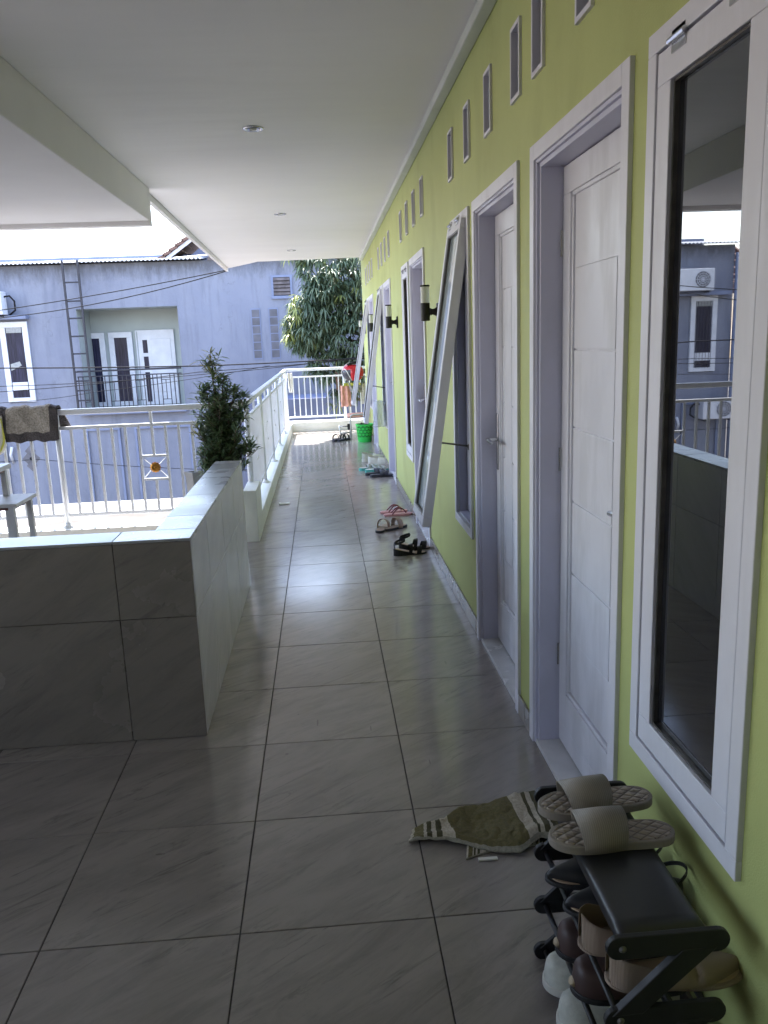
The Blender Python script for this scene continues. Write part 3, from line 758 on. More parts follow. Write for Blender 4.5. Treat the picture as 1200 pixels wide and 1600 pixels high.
# balcony recess
a, b, c, d = holes[0]; dy = 1.15
r = MB(); y1 = FY+dy
r.add([(a, FY, c), (a, y1, c), (a, y1, d), (a, FY, d)], [(0, 1, 2, 3)]); r.add([(b, FY, c), (b, y1, c), (b, y1, d), (b, FY, d)], [(0, 1, 2, 3)])
r.add([(a, FY, d), (b, FY, d), (b, y1, d), (a, y1, d)], [(0, 1, 2, 3)]); r.add([(a, FY, c), (b, FY, c), (b, y1, c), (a, y1, c)], [(0, 1, 2, 3)])
r.add([(a, y1, c), (b, y1, c), (b, y1, d), (a, y1, d)], [(0, 1, 2, 3)])
r.build('balcony_recess', 'recess_plaster', fb)
def far_window(x0, x1, z0, z1, y, fw=.11, name='window'):
    f = MB()
    f.box(x0, x1, y-.03, y+.02, z1-fw, z1); f.box(x0, x0+fw, y-.03, y+.02, z0, z1-fw-.001); f.box(x1-fw, x1, y-.03, y+.02, z0, z1-fw-.001); f.box(x0+fw+.001, x1-fw-.001, y-.03, y+.02, z0, z0+fw*.8)
    o = f.build(name, 'far_white', fb, bevel=.006)
    MB().box(x0+fw, x1-fw, y-.006, y+.004, z0+fw*.8, z1-fw).build('pane', 'far_glass', o)
    return o
ysn = FY+dy-.03; kx = (FY+dy)/FY
def sx(x): return x*kx                    # keeps the openings where they stand behind the recess
wz = 1.90
for (xa, xb) in ((-5.83, -5.24), (-5.15, -4.58)): far_window(sx(xa), sx(xb), .02, wz, ysn, .14)
# white door with three dark lights
xa, xb = sx(-4.50), sx(-3.57)
f = MB(); f.box(xa, xb, ysn-.03, ysn+.02, .02, wz+.03); dd = f.build('door', 'far_white', fb, bevel=.006)
MB().box(xa+.36, xb-.10, ysn-.045, ysn-.031, .35, wz-.2).build('door_panel', 'far_white', dd, bevel=.006)
for (za, zb) in ((1.35, 1.68), (.95, 1.26), (.10, .86)):
    MB().box(xa+.17, xa+.29, ysn-.036, ysn-.031, za, zb).build('pane', 'far_glass', dd)
MB().box(xa+.035, xa+.05, ysn-.05, ysn-.031, .02, wz).build('moulding', 'recess_plaster', dd)
# slanted white windows on the left
for (x0, x1, z0, z1) in ((-7.68, -7.06, .27, 2.19), (-8.72, -8.06, .33, 2.24)):
    o = far_window(x0-.02, x1+.02, z0+.02, z1+.02, FY-.02, .13)
    MB().box(x0+.13, x1-.13, FY-.045, FY-.03, z1-.24, z1-.10).build('curtain', 'grey_cloth', o)
    MB().box(x0+.13, x1-.13, FY-.05, FY-.03, z0+.30, z0+.50).build('ledge_panel', 'far_white', o)
    if x0 > -8: MB().prism_y([(x0+.14, z0+.78), (x0+.40, z0+.90), (x0+.36, z0+1.0), (x0+.14, z0+.94)], FY-.040, FY-.03).build('sticker', 'grey_cloth', o)
    else: 
        b_ = MB()
        for k in range(5): b_.tube([(x0+.17+k*.08, FY-.05, z0+.1), (x0+.17+k*.08, FY-.05, z1-.12)], .008, 6)
        b_.build('window_bars', 'iron_dark', o)
MB().box(-9.0, -6.98, FY-.24, FY-.002, 2.262, 2.35).build('ledge', 'blue_trim', fb, bevel=.01)
# air conditioners
def ac(x0, x1, z0, z1, label):
    t = thing('air_conditioner', label, 'air conditioner', ((x0+x1)/2, FY-.25, z0))
    MB().box(x0, x1, FY-.52, FY-.16, z0, z1).build('casing', 'far_white', t, bevel=.015)
    cx, cz, rr = x0+.30 , (z0+z1)/2, .20
    g = MB()
    for q in (.05, .10, .15, .20): g.tube([(cx+q*math.cos(2*PI*k/24), FY-.525, cz+q*math.sin(2*PI*k/24)) for k in range(24)], .006, 5, closed=True)
    for k in range(12): g.tube([(cx, FY-.524, cz), (cx+rr*math.cos(2*PI*k/12), FY-.524, cz+rr*math.sin(2*PI*k/12))], .004, 4)
    g.build('fan_grille', 'far_white', t)
    MB().lathe([(0, FY-.5215), (rr, FY-.5215), (rr, FY-.519), (0, FY-.519)], (cx, 0, cz), 24, 'y').build('fan_opening', 'block_grey', t)
    MB().box(x0+.08, x0+.12, FY-.5, FY-.0, z0-.045, z0-.002).box(x1-.12, x1-.08, FY-.5, FY-.0, z0-.045, z0-.002).build('bracket', 'iron_dark', t)
    MB().tube([(x1-.02, FY-.3, z1-.12), (x1+.12, FY-.28, z1-.10), (x1+.20, FY-.22, z1-.22), (x1+.17, FY-.15, z0+.1), (x1+.02, FY-.12, z0+.0)], .022, 8).build('hose', 'cable_black', t, smooth=True)
ac(-8.40, -7.40, 2.37, 2.90, 'white air conditioner unit on the ledge above the left windows of the blue house')
ac(-9.1, -8.25, -.85, -.35, 'white air conditioner unit low on the corner of the blue house')
# vent window with slats
f = MB()
x0, x1, z0, z1 = -1.075, -.665, 2.61, 3.05
f.box(x0-.06, x1+.06, FY-.03, FY-.002, z1, z1+.05).box(x0-.06, x1+.06, FY-.05, FY-.002, z0-.07, z0).box(x0-.05, x0, FY-.03, FY-.002, z0, z1).box(x1, x1+.05, FY-.03, FY-.002, z0, z1)
o = f.build('vent_frame', 'blue_trim', fb)
MB().box(x0+.001, x1-.001, FY-.012, FY-.004, z0, z1).build('vent_back', 'iron_dark', o)
for k in range(5):
    zz = z0+.02+k*.085
    MB().add([(x0+.005, FY-.045, zz), (x1-.005, FY-.045, zz), (x1-.005, FY-.015, zz+.065), (x0+.005, FY-.015, zz+.065)], [(0, 1, 2, 3)]).build('slat', 'slat_brown', o, solid=.012)
# columns of glass blocks
for (xa, xb) in ((-1.645, -1.46), (-1.21, -1.02)):
    f = MB().box(xa-.02, xb+.02, FY-.012, FY-.002, 1.10, 2.33); o = f.build('block_strip', 'blue_trim', fb)
    n = 6; h = (2.31-1.12)/n
    for k in range(n): MB().box(xa, xb, FY-.017, FY-.0125, 1.12+k*h+.012, 1.12+(k+1)*h-.012).build('glass_block', 'block_grey', o)
# ground floor raised panels between flat pilasters
for (xa, xb) in ((-8.9, -7.9), (-5.95, -5.1), (-4.75, -3.35), (-3.05, -2.0), (-1.7, -.6)):
    f = MB()
    f.box(xa, xb, FY-.05, FY-.002, -.50, -.44).box(xa, xa+.06, FY-.05, FY-.002, -2.9, -.501).box(xb-.06, xb, FY-.05, FY-.002, -2.9, -.501)
    f.build('wall_frame', 'blue_trim', fb, bevel=.008)
for (cx, cz) in ((-7.35, -.93), (-7.43, -1.12), (-7.26, -1.12), (-7.35, -1.30)):
    s_ = .13
    MB().prism_y([(cx-s_, cz), (cx, cz-s_*1.05), (cx+s_, cz), (cx, cz+s_*1.05)], FY-.012, FY-.002).build('diamond_tile', 'block_grey', fb)
MB().tube([(-7.78, FY-.02, -1.2), (-7.80, FY-.1, -1.0), (-7.74, FY-.12, -.8)], .035, 8).build('pipe', 'far_white', fb, smooth=True)
MB().tube([(-9.19, FY-.06, -3.2), (-9.19, FY-.06, 3.3)], .045, 8).build('pipe', 'blue_trim', fb, smooth=True)
# balcony balustrade
br = MB()
o = MB().tube([(-5.97, FY-.1, .97), (-3.45, FY-.1, .97)], .022, 6).tube([(-5.97, FY-.1, .84), (-3.45, FY-.1, .84)], .014, 6).tube([(-5.97, FY-.1, .04), (-3.45, FY-.1, .04)], .02, 6).build('balcony_rail', 'iron_dark', fb)
bm_ = MB().tube([(0, 0, .05), (0, 0, .83)], .012, 5).mesh('baluster', 'iron_dark'); bs_ = MB().tube([(0, 0, .22), (0, 0, .70)], .010, 5).mesh('baluster', 'iron_dark')
k = 0; x = -5.95
while x < -3.44:
    inst('baluster', bs_ if k % 6 in (2,) else bm_, o, (x, FY-.1, 0)); 
    if k % 6 == 2: MB().tube([(x-.11, FY-.1, .22), (x+.11, FY-.1, .22)], .009, 5).tube([(x-.11, FY-.1, .70), (x+.11, FY-.1, .70)], .009, 5).build('baluster', 'iron_dark', o)
    k += 1; x += .105
MB().box(-6.02, -3.40, FY-.16, FY-.002, -.10, .0).build('balcony_slab', 'blue_trim', fb, bevel=.01)
# corrugated roof sheet ends, parapet behind
cg = MB(); n = 130
def corr(u, v): 
    x = fx0-.05+u*(6.45); return (x, FY-.16+v*2.2, fzt+.035+.016*math.sin(u*n*2*PI/2.0)+v*.25)
cg.grid(corr, 420, 1); cg.build('roof_sheet', 'corrugated_white', fb, solid=.012)
MB().box(fx0-.08, -2.6, FY+1.9, FY+2.05, 3.3, 3.86).build('parapet', 'blue_trim', fb)
MB().box(-2.62, 4.5, FY-.02, FY+.20, fzt, fzt+.07).build('coping', 'slat_brown', fb)
MB().tube([(-3.4, FY-.12, 3.56), (-2.35, FY-.12, 3.62), (-1.9, FY-.12, 3.6)], .02, 6).build('pipe', 'far_white', fb)
# small gable roof above it
gb = thing('gable_house', 'tiled brown gable roof with a white bargeboard rising behind the blue house', 'roof', (-1.6, FY+1.2, 3.4))
gx0_, gx1_, gzp, gzb = -3.95, .6, 5.05, 3.50; gm = (gx0_+gx1_)/2
MB().add([(gx0_+.25, FY+1.0, gzb-.2), (gx1_-.25, FY+1.0, gzb-.2), (gm, FY+1.0, gzp-.18)], [(0, 1, 2)]).build('gable_wall', 'dark_blue_plaster', gb, solid=.02)
for sd in (-1, 1):
    e = gx0_ if sd < 0 else gx1_
    MB().add([(e, FY+.70, gzb-.08), (gm, FY+.70, gzp-.08), (gm, FY+.70, gzp+.02), (e, FY+.70, gzb+.02)], [(0, 1, 2, 3)]).build('bargeboard', 'far_white', gb, solid=.04)
    n = 14
    for k in range(n):
        t0, t1 = k/n, (k+1)/n+.02
        pa = (e+(gm-e)*t0, gzb+(gzp-gzb)*t0); pb = (e+(gm-e)*t1, gzb+(gzp-gzb)*t1)
        MB().add([(pa[0], FY+.60, pa[1]+.10), (pb[0], FY+.60, pb[1]+.05), (pb[0], FY+3, pb[1]+.05), (pa[0], FY+3, pa[1]+.10)], [(0, 1, 2, 3)]).build('roof_tile_row', 'roof_brown', gb, solid=.07)
# ladder
ld = thing('ladder', 'dark steel ladder fixed upright to the blue house beside the balcony', 'ladder', (-5.85, FY-.3, 0))
for xx in (-5.965, -5.61): MB().box(xx-.022, xx+.022, FY-.36, FY-.31, -.05, 3.56).build('stile', 'iron_dark', ld)
for zz in (3.5, 3.06, 2.63, 2.23, 1.81, 1.40, .97, .75, .52, .28): MB().tube([(-5.945, FY-.335, zz), (-5.63, FY-.335, zz)], .018, 6).build('rung', 'iron_dark', ld)

# neighbour seen only in the window reflection
nb = thing('neighbour_house', 'white ribbed wall under a brown tiled roof at the left of the blue house', 'house', (-13, FY+1, -3.2))
g = MB()
for k in range(30): g.box(-9.5-.2*k-.19, -9.5-.2*k, FY+.6, FY+.65, -3.2, 2.3)
g.build('ribbed_wall', 'far_white', nb)
g = MB()
for k in range(10): g.box(-15.6, -9.3, FY+.4+k*.3, FY+.72+k*.3, 2.32+k*.14, 2.42+k*.14)
for k in range(26): g.tube([(-9.35-.24*k, FY+.38, 2.40), (-9.35-.24*k, FY+3.4, 3.80)], .035, 6)
g.build('roof', 'roof_red', nb)

# sunlit concrete canopy below the balcony, terrace beyond the corridor end
cn_ = MB().box(-12, -1.7, 12.0, 13.6, -1.14, -1.0)
struct(cn_.build('canopy', 'concrete')); struct(MB().box(-12, -1.7, 9.0, 12.55, -1.14, -.985).build('canopy_edge', 'canopy_tiles'))
 
struct(MB().box(-12, 2.2, 6.6, 12.0, -3.18, -3.1).build('pavement', 'concrete'))
struct(MB().box(-1.9, 5, 19.0, FY-.06, -3.19, .20).build('terrace', 'dark_blue_plaster'))

# wires
def wire(pts, r, label, sag=.0):
    P0 = []
    for (p, q) in zip(pts[:-1], pts[1:]):
        for k in range(12):
            t = k/12; P0.append((p[0]+(q[0]-p[0])*t, p[1]+(q[1]-p[1])*t, p[2]+(q[2]-p[2])*t-sag*4*t*(1-t)))
    P0.append(pts[-1]); o = MB().tube(P0, r*.75, 5).build('cable', 'cable_black', None, smooth=True); tag(o, label, 'cable', 'overhead cables')
wire([(-9, 16, 2.05), (-5.885, 16, 2.255), (-1.456, 14.25, 2.70)], .012, 'upper of the two thin cables rising to the ceiling corner', .03)
wire([(-9, 16, 1.90), (-5.9, 16, 2.12), (-1.456, 14.26, 2.69)], .012, 'lower of the two thin cables rising to the ceiling corner', .10)
wire([(-12, 16, 1.25), (-6.0, 16, 1.205), (-2.22, 16, 1.10), (.72, 16, 1.13), (4, 16, 1.2)], .018, 'thick black cable crossing level in front of the blue house', .01)
wire([(-12, 16.2, .80), (-6.05, 16.2, .86), (-2.4, 16.2, .93), (.8, 16.2, 1.16), (4, 16.2, 1.5)], .009, 'thin cable just below the thick cable', .03)
wire([(-12, 16.2, .72), (-6.07, 16.2, .76), (-2.4, 16.2, .98), (4, 16.2, 1.3)], .010, 'thin cable crossing the balcony bars', .03)
wire([(-12, 16.2, .4), (-6.09, 16.2, .55), (-4.4, 16.2, .68), (-1.0, 16.2, 1.05)], .007, 'lowest faint cable in front of the left window', .03)
wire([(-9, 19, -.9), (-6.6, 19, -.92), (-2.7, 19, -1.35), (0, 19, -1.4)], .010, 'cable hanging low along the ground floor wall', .03)

# ================================================================== PLANTS
def leaf_mesh(name, mat, leaves, parent):
    """leaves: (pos, dir, normal, length, width, droop, tint)"""
    vs = []; fs = []; tint = []
    for (p, d, nrm, L, W, dr, ti) in leaves:
        s_ = d.cross(nrm).normalized(); b = len(vs)
        q1 = p+d*L*.35+Vector((0, 0, -dr*L*.10)); q2 = p+d*L*.7+Vector((0, 0, -dr*L*.38)); tip = p+d*L*.95+Vector((0, 0, -dr*L*.75))
        up = nrm*W*.22
        vs += [p, q1-s_*W*.5+up, q1, q1+s_*W*.5+up, q2-s_*W*.38+up, q2, q2+s_*W*.38+up, tip]
        fs += [(b, b+2, b+1), (b, b+3, b+2), (b+1, b+2, b+5, b+4), (b+2, b+3, b+6, b+5), (b+4, b+5, b+7), (b+5, b+6, b+7)]
        tint += [ti]*8
    me = bpy.data.meshes.new(name); me.from_pydata([tuple(v) for v in vs], [], fs); me.materials.append(MATS[mat])
    at_ = me.attributes.new('tint', 'FLOAT', 'POINT'); at_.data.foreach_set('value', tint)
    me.polygons.foreach_set('use_smooth', [True]*len(me.polygons)); me.update()
    o = bpy.data.objects.new(name, me); COL.objects.link(o); o.parent = parent
    w_ = wpos(parent); o.location = (-w_[0], -w_[1], -w_[2]); o['kind'] = 'stuff'; return o
def rvec():
    while True:
        v = Vector((random.uniform(-1, 1), random.uniform(-1, 1), random.uniform(-1, 1)))
        if .05 < v.length < 1: return v
# mango tree
mt = thing('mango_tree', 'dense mango tree with long drooping leaves beyond the corridor end', 'tree', (1.2, 17.6, -3.2))
MB().tube([(1.3, 17.7, -3.2), (1.2, 17.7, -1), (1.35, 17.6, .6), (1.2, 17.5, 1.8), (1.0, 17.6, 3.0)], [.20, .17, .14, .11, .05], 10).build('trunk', 'bark', mt, smooth=True)
blobs = [((1.25, 17.6, 2.7), 1.25, 250), ((.15, 17.3, 2.15), .75, 120), ((-.10, 17.2, 1.78), .62, 100), ((-.30, 17.2, 1.62), .38, 40), ((.75, 17.0, 1.5), .62, 100),
         ((.35, 17.4, 2.9), .75, 110), ((-.30, 17.4, 3.25), .30, 20), ((-.55, 17.3, 2.0), .16, 9), ((.25, 17.0, 1.0), .42, 45), ((.9, 16.9, .95), .5, 55), ((-.1, 17.2, .92), .26, 16), ((2.2, 17.5, 1.6), 1.0, 90), ((.3, 17.0, .35), .22, 9), ((.65, 17.1, .45), .2, 7)]
br = MB()
lv = []
for (c, rr, n) in blobs:
    c = Vector(c); br.tube([(1.2, 17.6, min(2.4, c.z)-.3), tuple((Vector((1.2, 17.6, c.z-.2))+c)/2), tuple(c)], [.05, .03, .015], 6)
    for _ in range(int(n*1.35)):
        v = rvec(); v = v.normalized()*(v.length**.5); pos = c+Vector((v.x*rr, v.y*rr*.8, v.z*rr*.85))
        young = random.random() < .05 or (pos.x < -.42 and random.random() < .3)
        m_ = random.randint(8, 13); base = random.uniform(0, 6.28); tone = random.uniform(0, .75)
        for k in range(m_):
            an = base+2*PI*k/m_+random.uniform(-.25, .25); e = random.uniform(-.75, .35)
            d = Vector((math.cos(an)*math.cos(e), math.sin(an)*math.cos(e), math.sin(e))).normalized()
            nn = Vector((-math.cos(an)*math.sin(e), -math.sin(an)*math.sin(e), math.cos(e)))+rvec()*.25; nn = (nn-d*nn.dot(d)).normalized()
            lv.append((pos+rvec()*.02, d, nn, random.uniform(.13, .24), random.uniform(.026, .040), random.uniform(.5, 1.3), (random.uniform(.88, 1) if young else min(.78, max(0, tone+random.uniform(-.2, .2))))))
br.build('branch', 'bark', mt, smooth=True)
leaf_mesh('crown', 'mango_leaf', lv, mt)
# second, redder small trunk by the terrace
rt = MB().tube([(.385, 19.2, .201), (.37, 19.2, .5), (.365, 19.21, .86)], .06, 8).build('post', 'bark_red', None, smooth=True)
tag(rt, 'rust red post standing on the terrace behind the end railing', 'post')
# far low bushes left of the tree foot
# potted shrub
ps = thing('potted_shrub', 'tall narrow-leaved shrub in a white pot behind the tiled wall', 'plant', (-.76, 5.76, 0))
MB().lathe([(.095, 0), (.10, .01), (.135, .42), (.150, .43), (.150, .47), (.136, .47), (.128, .43), (0, .43)], (-.76, 5.76, .0), 28).build('pot', 'pot_white', ps, smooth=False)
MB().lathe([(0, .436), (.127, .436), (.127, .43), (0, .43)], (-.76, 5.76, 0), 20).build('soil', 'soil', ps)
lv = []; st = MB()
stems = [((-.76, 5.76), (-.75, 5.78, 1.36), 1.0), ((-.74, 5.75), (-.60, 5.70, 1.16), .9), ((-.78, 5.76), (-.88, 5.72, .92), .7), ((-.73, 5.74), (-.52, 5.72, 1.02), .8), ((-.76, 5.78), (-.66, 5.86, 1.20), .9), ((-.72, 5.76), (-.50, 5.74, .74), .6), ((-.77, 5.75), (-.84, 5.66, .70), .5), ((-.76, 5.76), (-.80, 5.74, 1.18), .9), ((-.74, 5.77), (-.70, 5.60, 1.10), .9),((-.74, 5.77), (-.58, 5.62, .88), .7), ((-.75, 5.77), (-.68, 5.80, 1.27), 1.), ((-.77, 5.77), (-.83, 5.80, 1.08), .9), ((-.73, 5.77), (-.55, 5.76, 1.12), .9), ((-.75, 5.75), (-.74, 5.70, 1.24), 1.), ((-.75, 5.75), (-.64, 5.68, 1.0), .8)]
for (b0, tp, sc) in stems:
    p0 = Vector((b0[0], b0[1], .43)); p3 = Vector(tp); p1 = p0+Vector((0, 0, (p3.z-.43)*.5)); pts = []
    for k in range(9):
        t = k/8; pts.append((p0*(1-t)**2+p1*2*t*(1-t)+p3*t*t))
    st.tube(pts, [.008*(1-.7*k/8) for k in range(9)], 6)
    # twigs
    for k in range(int(23*sc+6)):
        t = random.uniform(.16, 1); p = p0*(1-t)**2+p1*2*t*(1-t)+p3*t*t
        an = random.uniform(0, 6.28); ln = random.uniform(.05, .16)*(1.15-.6*t)
        q = p+Vector((math.cos(an)*ln, math.sin(an)*ln, random.uniform(.02, .12))) if t < .97 else p
        st.tube([p, (p+q)/2+Vector((0, 0, -.01)), q], .0022, 4)
        tip_y = (q.z > 1.28 or (q.x < -.86 and q.z > .8)) and random.random() < .5
        for kk in range(random.randint(9, 14)):
            tt = random.uniform(.2, 1.08); pp = p+(q-p)*tt; a2 = random.uniform(0, 6.28); e = random.uniform(-.1, 1.1)
            d = Vector((math.cos(a2)*math.cos(e), math.sin(a2)*math.cos(e), math.sin(e))).normalized()
            nn = Vector((-math.cos(a2)*math.sin(e), -math.sin(a2)*math.sin(e), math.cos(e)))+rvec()*.3; nn = (nn-d*nn.dot(d)).normalized()
            lv.append((pp, d, nn, random.uniform(.058, .098), random.uniform(.013, .019), random.uniform(0, .5), random.uniform(.8, 1) if tip_y else random.uniform(0, .75)))
st.build('stem', 'bark', ps, smooth=True)
leaf_mesh('foliage', 'shrub_leaf', lv, ps)
gp = MB().lathe([(.05, 0), (.052, .01), (.066, .36), (.074, .36), (.074, .39), (.062, .39), (.055, .34), (0, .34)], (-1.02, 6.28, .14), 4).build('square_pot', 'pot_grey', None, loc=(-1.02, 6.28, .14))
gp.rotation_euler = (0, 0, 0); tag(gp, 'small grey square pot on the plinth beside the shrub', 'pot')

# ================================================================== FURNITURE ON THE LEFT
def make_stool(name, label, cat, x0, x1, y0, y1, z, th=.022):
    t = thing(name, label, cat, ((x0+x1)/2, (y0+y1)/2, 0))
    MB().box(x0, x1, y0, y1, z-th, z).build('seat' if cat == 'stool' else 'table_top', 'stool_paint', t, bevel=.003)
    MB().box(x0+.03, x1-.03, y0+.03, y1-.03, z-th-.02, z-th-.001).build('apron', 'stool_red', t)
    for ax_ in (x0+.025, x1-.055):
        for ay in (y0+.02, y1-.05):
            MB().box(ax_, ax_+.032, ay, ay+.032, 0, z-th-.0005).build('leg', 'stool_paint', t, bevel=.002)
    MB().box(x0+.03, x1-.03, y0+.03, y0+.045, .18, .21).build('stretcher', 'stool_paint', t)
    return t
make_stool('stool', 'small white painted stool in front of the left railing', 'stool', -2.16, -1.84, 4.86, 5.22, .60)
tb = make_stool('table', 'white table whose corner shows at the left edge above the stool', 'table', -2.75, -1.965, 4.45, 5.2, .80, .03)

# mat over the rail
mat_o = thing('bath_mat', 'thick grey bath mat with dark border drying over the left railing', 'mat', (-2.19, 6.3, .8))
def mat_fn(u, v):
    x = -2.40+.42*u+.02*(v-.5)*(1 if v > .5 else 1); s_ = v*.52
    fr = .235; rad_ = .040
    if s_ < fr: y, z = 6.3-rad_-.006*math.sin(u*9), RZT+.008-fr+s_+rad_*0
    elif s_ < fr+PI*rad_: a_ = (s_-fr)/rad_; y, z = 6.3-rad_*math.cos(a_), RZT+.008+rad_*.55*math.sin(a_)
    else: y, z = 6.3+rad_, RZT+.008-(s_-fr-PI*rad_); x += .06*(s_-fr-PI*rad_)/.16
    z += .006*math.sin(u*14+v*5)+.004*math.sin(u*31+1)
    return (x, y+.004*math.sin(u*17+z*30), z)
g = MB(); g.grid(mat_fn, 40, 60); g.build('mat_sheet', 'bath_mat', mat_o, smooth=True, solid=.014)
yb = thing('cloth_bag', 'yellow edged cloth hanging on the railing at the left picture edge', 'bag', (-2.46, 6.26, .75))
g = MB(); g.grid(lambda u, v: (-2.62+.24*u-.03*math.sin(v*PI)*0, 6.25-.02*math.sin(u*7+v*3), 1.02-.30*v*(1-.25*(2*u-1)**4)), 12, 12); g.build('cloth', 'white_cloth', yb, smooth=True, solid=.012)
MB().tube([(-2.44+.06*math.sin(k/10*PI)-.0, 6.235, 1.00-.27*k/10) for k in range(11)], .008, 6).tube([(-2.385+.005*math.sin(k/4), 6.23, 1.00-.20*k/10) for k in range(9)], .006, 6).build('binding', 'yellow_cloth', yb, smooth=True)

# ================================================================== SHOES
def sole_w(t, W, kind='slide'):
    """half width at t in 0(heel)..1(toe)"""
    heel = .78; 
    base = heel+(1-heel)*math.sin(min(1, max(0, (t-.15)/.58))*PI/2)
    wst = 1-.10*math.exp(-((t-.42)/.13)**2)
    e = 1.0
    if t < .16: e = math.sqrt(max(0, 1-((.16-t)/.16)**2))
    if t > .70:
        q = (t-.70)/.30; e = math.sqrt(max(0, 1-q**(2.4 if kind == 'slide' else 1.7)))
    return W/2*base*wst*e
def sole_mesh(L, W, th, kind='slide', z0=0, heel=0.0, inset=0, n=26, xoff=0):
    m_ = MB(); top = []; 
    outline = []
    for side in (1, -1):
        rng = range(n+1) if side > 0 else range(n-1, 0, -1)
        for k in rng:
            t = .5-.5*math.cos(PI*k/n); x = (t-.5)*(L-2*inset); w_ = max(0, sole_w(t, W, kind)-inset)
            outline.append((x+xoff, side*w_, t))
    N = len(outline)
    def zt(t): return z0+th+(heel*max(0, 1-t/.62)**.9 if heel else 0)
    vs = [(x, y, z0) for x, y, t in outline]+[(x*1.0, y, zt(t)-.002) for x, y, t in outline]+[(x*.985, y*.97, zt(t)) for x, y, t in outline]
    fs = [tuple(range(N-1, -1, -1))]+[(k, (k+1) % N, N+(k+1) % N, N+k) for k in range(N)]+[(N+k, N+(k+1) % N, 2*N+(k+1) % N, 2*N+k) for k in range(N)]
    # top strip quads
    for k in range(n):
        a = 2*N+k; b = 2*N+k+1; c = 2*N+(N-k-1) % N; d = 2*N+(N-k) % N
        if k == 0: fs.append((2*N, 2*N+1, 2*N+N-1))
        elif k == n-1: fs.append((a, b, 2*N+(N-k) % N))
        else: fs.append((a, b, c, d))
    m_.add(vs, fs); return m_
def place_local(root, rz, rx=0):
    root.rotation_euler = (rx, 0, rz)
def arch_strap(t0, t1, L, W, h, z0, thick, n=16, out=.004):
    """wide band over the foot between t0 and t1 of the length"""
    m_ = MB(); rows = []
    vs = []; 
    for (tt, hh) in ((t0, h*1.06), ((t0+t1)/2, h), (t1, h*.90)):
        x = (tt-.5)*L; w_ = sole_w(tt, W)+out
        vs += [(x+(.010*math.sin(PI*k/n)*(1 if tt == t1 else -.6 if tt == t0 else 0)), w_*math.cos(PI*k/n)*(1+.05*math.sin(PI*k/n)), z0+hh*math.sin(PI*k/n)**.72) for k in range(n+1)]
    fs = [(r*(n+1)+k, r*(n+1)+k+1, (r+1)*(n+1)+k+1, (r+1)*(n+1)+k) for r in range(2) for k in range(n)]
    m_.add(vs, fs); return m_

def slide(name, label, loc, rz, group, L=.26, W=.096, th=.017, sole='taupe_foam', bed='quilted_foam', strap='taupe_strap', t0=.43, t1=.76, h=.054, rx=0, mark=None, bands=None):
    t = thing(name, label, 'sandal', loc, group)
    def B(mb, nm, mt_, **k):
        o = mb.build(nm, mt_, None, **k); o.parent = t; return o
    B(sole_mesh(L, W, th), 'sole', sole)
    B(sole_mesh(L, W, .0025, z0=th-.0005, inset=.006), 'footbed', bed)
    for (a, b) in (bands or [(t0, t1)]):
        s_ = B(arch_strap(a, b, L, W, h, th*.45, .004), 'strap', strap, smooth=True, solid=.0045)
    if mark:
        B(MB().tube([(L*.09, -.040, th+.030), (L*.12, -.036, th+.028), (L*.20, -.020, th+.045)], .0028, 5).tube([(L*.09, .040, th+.030), (L*.12, .036, th+.028), (L*.20, .020, th+.045)], .0028, 5), 'emblem', mark)
    place_local(t, rz, rx); return t
def flipflop(label, loc, rz, group, yaw=0):
    t = thing('flip_flop', label, 'flip flop', loc, group)
    def B(mb, nm, mt_, **k):
        o = mb.build(nm, mt_, None, **k); o.parent = t; return o
    B(sole_mesh(.245, .09, .015), 'sole', 'pink_rubber')
    v = MB(); toe = (.070, .004, .015)
    for sd in (-1, 1):
        pts = []
        for k in range(9):
            q = k/8; pts.append((toe[0]+(-.055-.070)*q, toe[1]+(sd*.036-toe[1])*q, .015+.052*math.sin(PI*min(1, q*1.05))**.8*(1-.15*q)))
        v.tube(pts, [.0045+.002*math.sin(PI*k/8) for k in range(9)], 7)
    v.tube([toe, (.070, .004, .035)], .004, 6)
    B(v, 'thong_strap', 'maroon_rubber', smooth=True); place_local(t, rz); return t
def wedge(label, loc, rz, group):
    t = thing('wedge_sandal', label, 'sandal', loc, group)
    def B(mb, nm, mt_, **k):
        o = mb.build(nm, mt_, None, **k); o.parent = t; return o
    L, W = .235, .078
    # wedge body: outline lofted from ground to footbed
    B(sole_mesh(L, W, .010, heel=.038), 'wedge_sole', 'black_fabric')
    m_ = sole_mesh(L, W, .0022, heel=.038, z0=.0095, inset=.006)
    n2 = len(m_.v)//3; m_.f = [f for f in m_.f if min(f) >= n2*2 or len(f) < 20]
    for i in range(n2): m_.v[i] = (m_.v[i][0], m_.v[i][1], m_.v[i+n2][2]-.001)
    B(m_, 'insole', 'tan_insole')
    def arch(x, w_, h, z0): return [(x+.012*math.sin(PI*k/12), w_*math.cos(PI*k/12), z0+h*math.sin(PI*k/12)**.8) for k in range(13)]
    s_ = MB(); s_.strap(arch(.055, .038, .044, .008), (1, 0, 0), .032, .003); B(s_, 'toe_strap', 'black_fabric', smooth=False)
    s_ = MB(); s_.strap(arch(-.005, .036, .058, .014), (1, 0, .3), .024, .003); B(s_, 'instep_strap', 'black_fabric')
    # ankle strap loop and heel tab
    s_ = MB(); lp = []
    for k in range(17):
        a_ = PI*2*k/16; lp.append((-.072+.038*math.cos(a_), .031*math.sin(a_), .095+.012*math.cos(a_)))
    s_.strap(lp, (0, 0, 1), .016, .003); s_.strap([(-.108, 0, .047), (-.112, 0, .07), (-.108, 0, .09)], (0, 1, 0), .03, .003)
    B(s_, 'ankle_strap', 'black_fabric')
    place_local(t, rz); return t
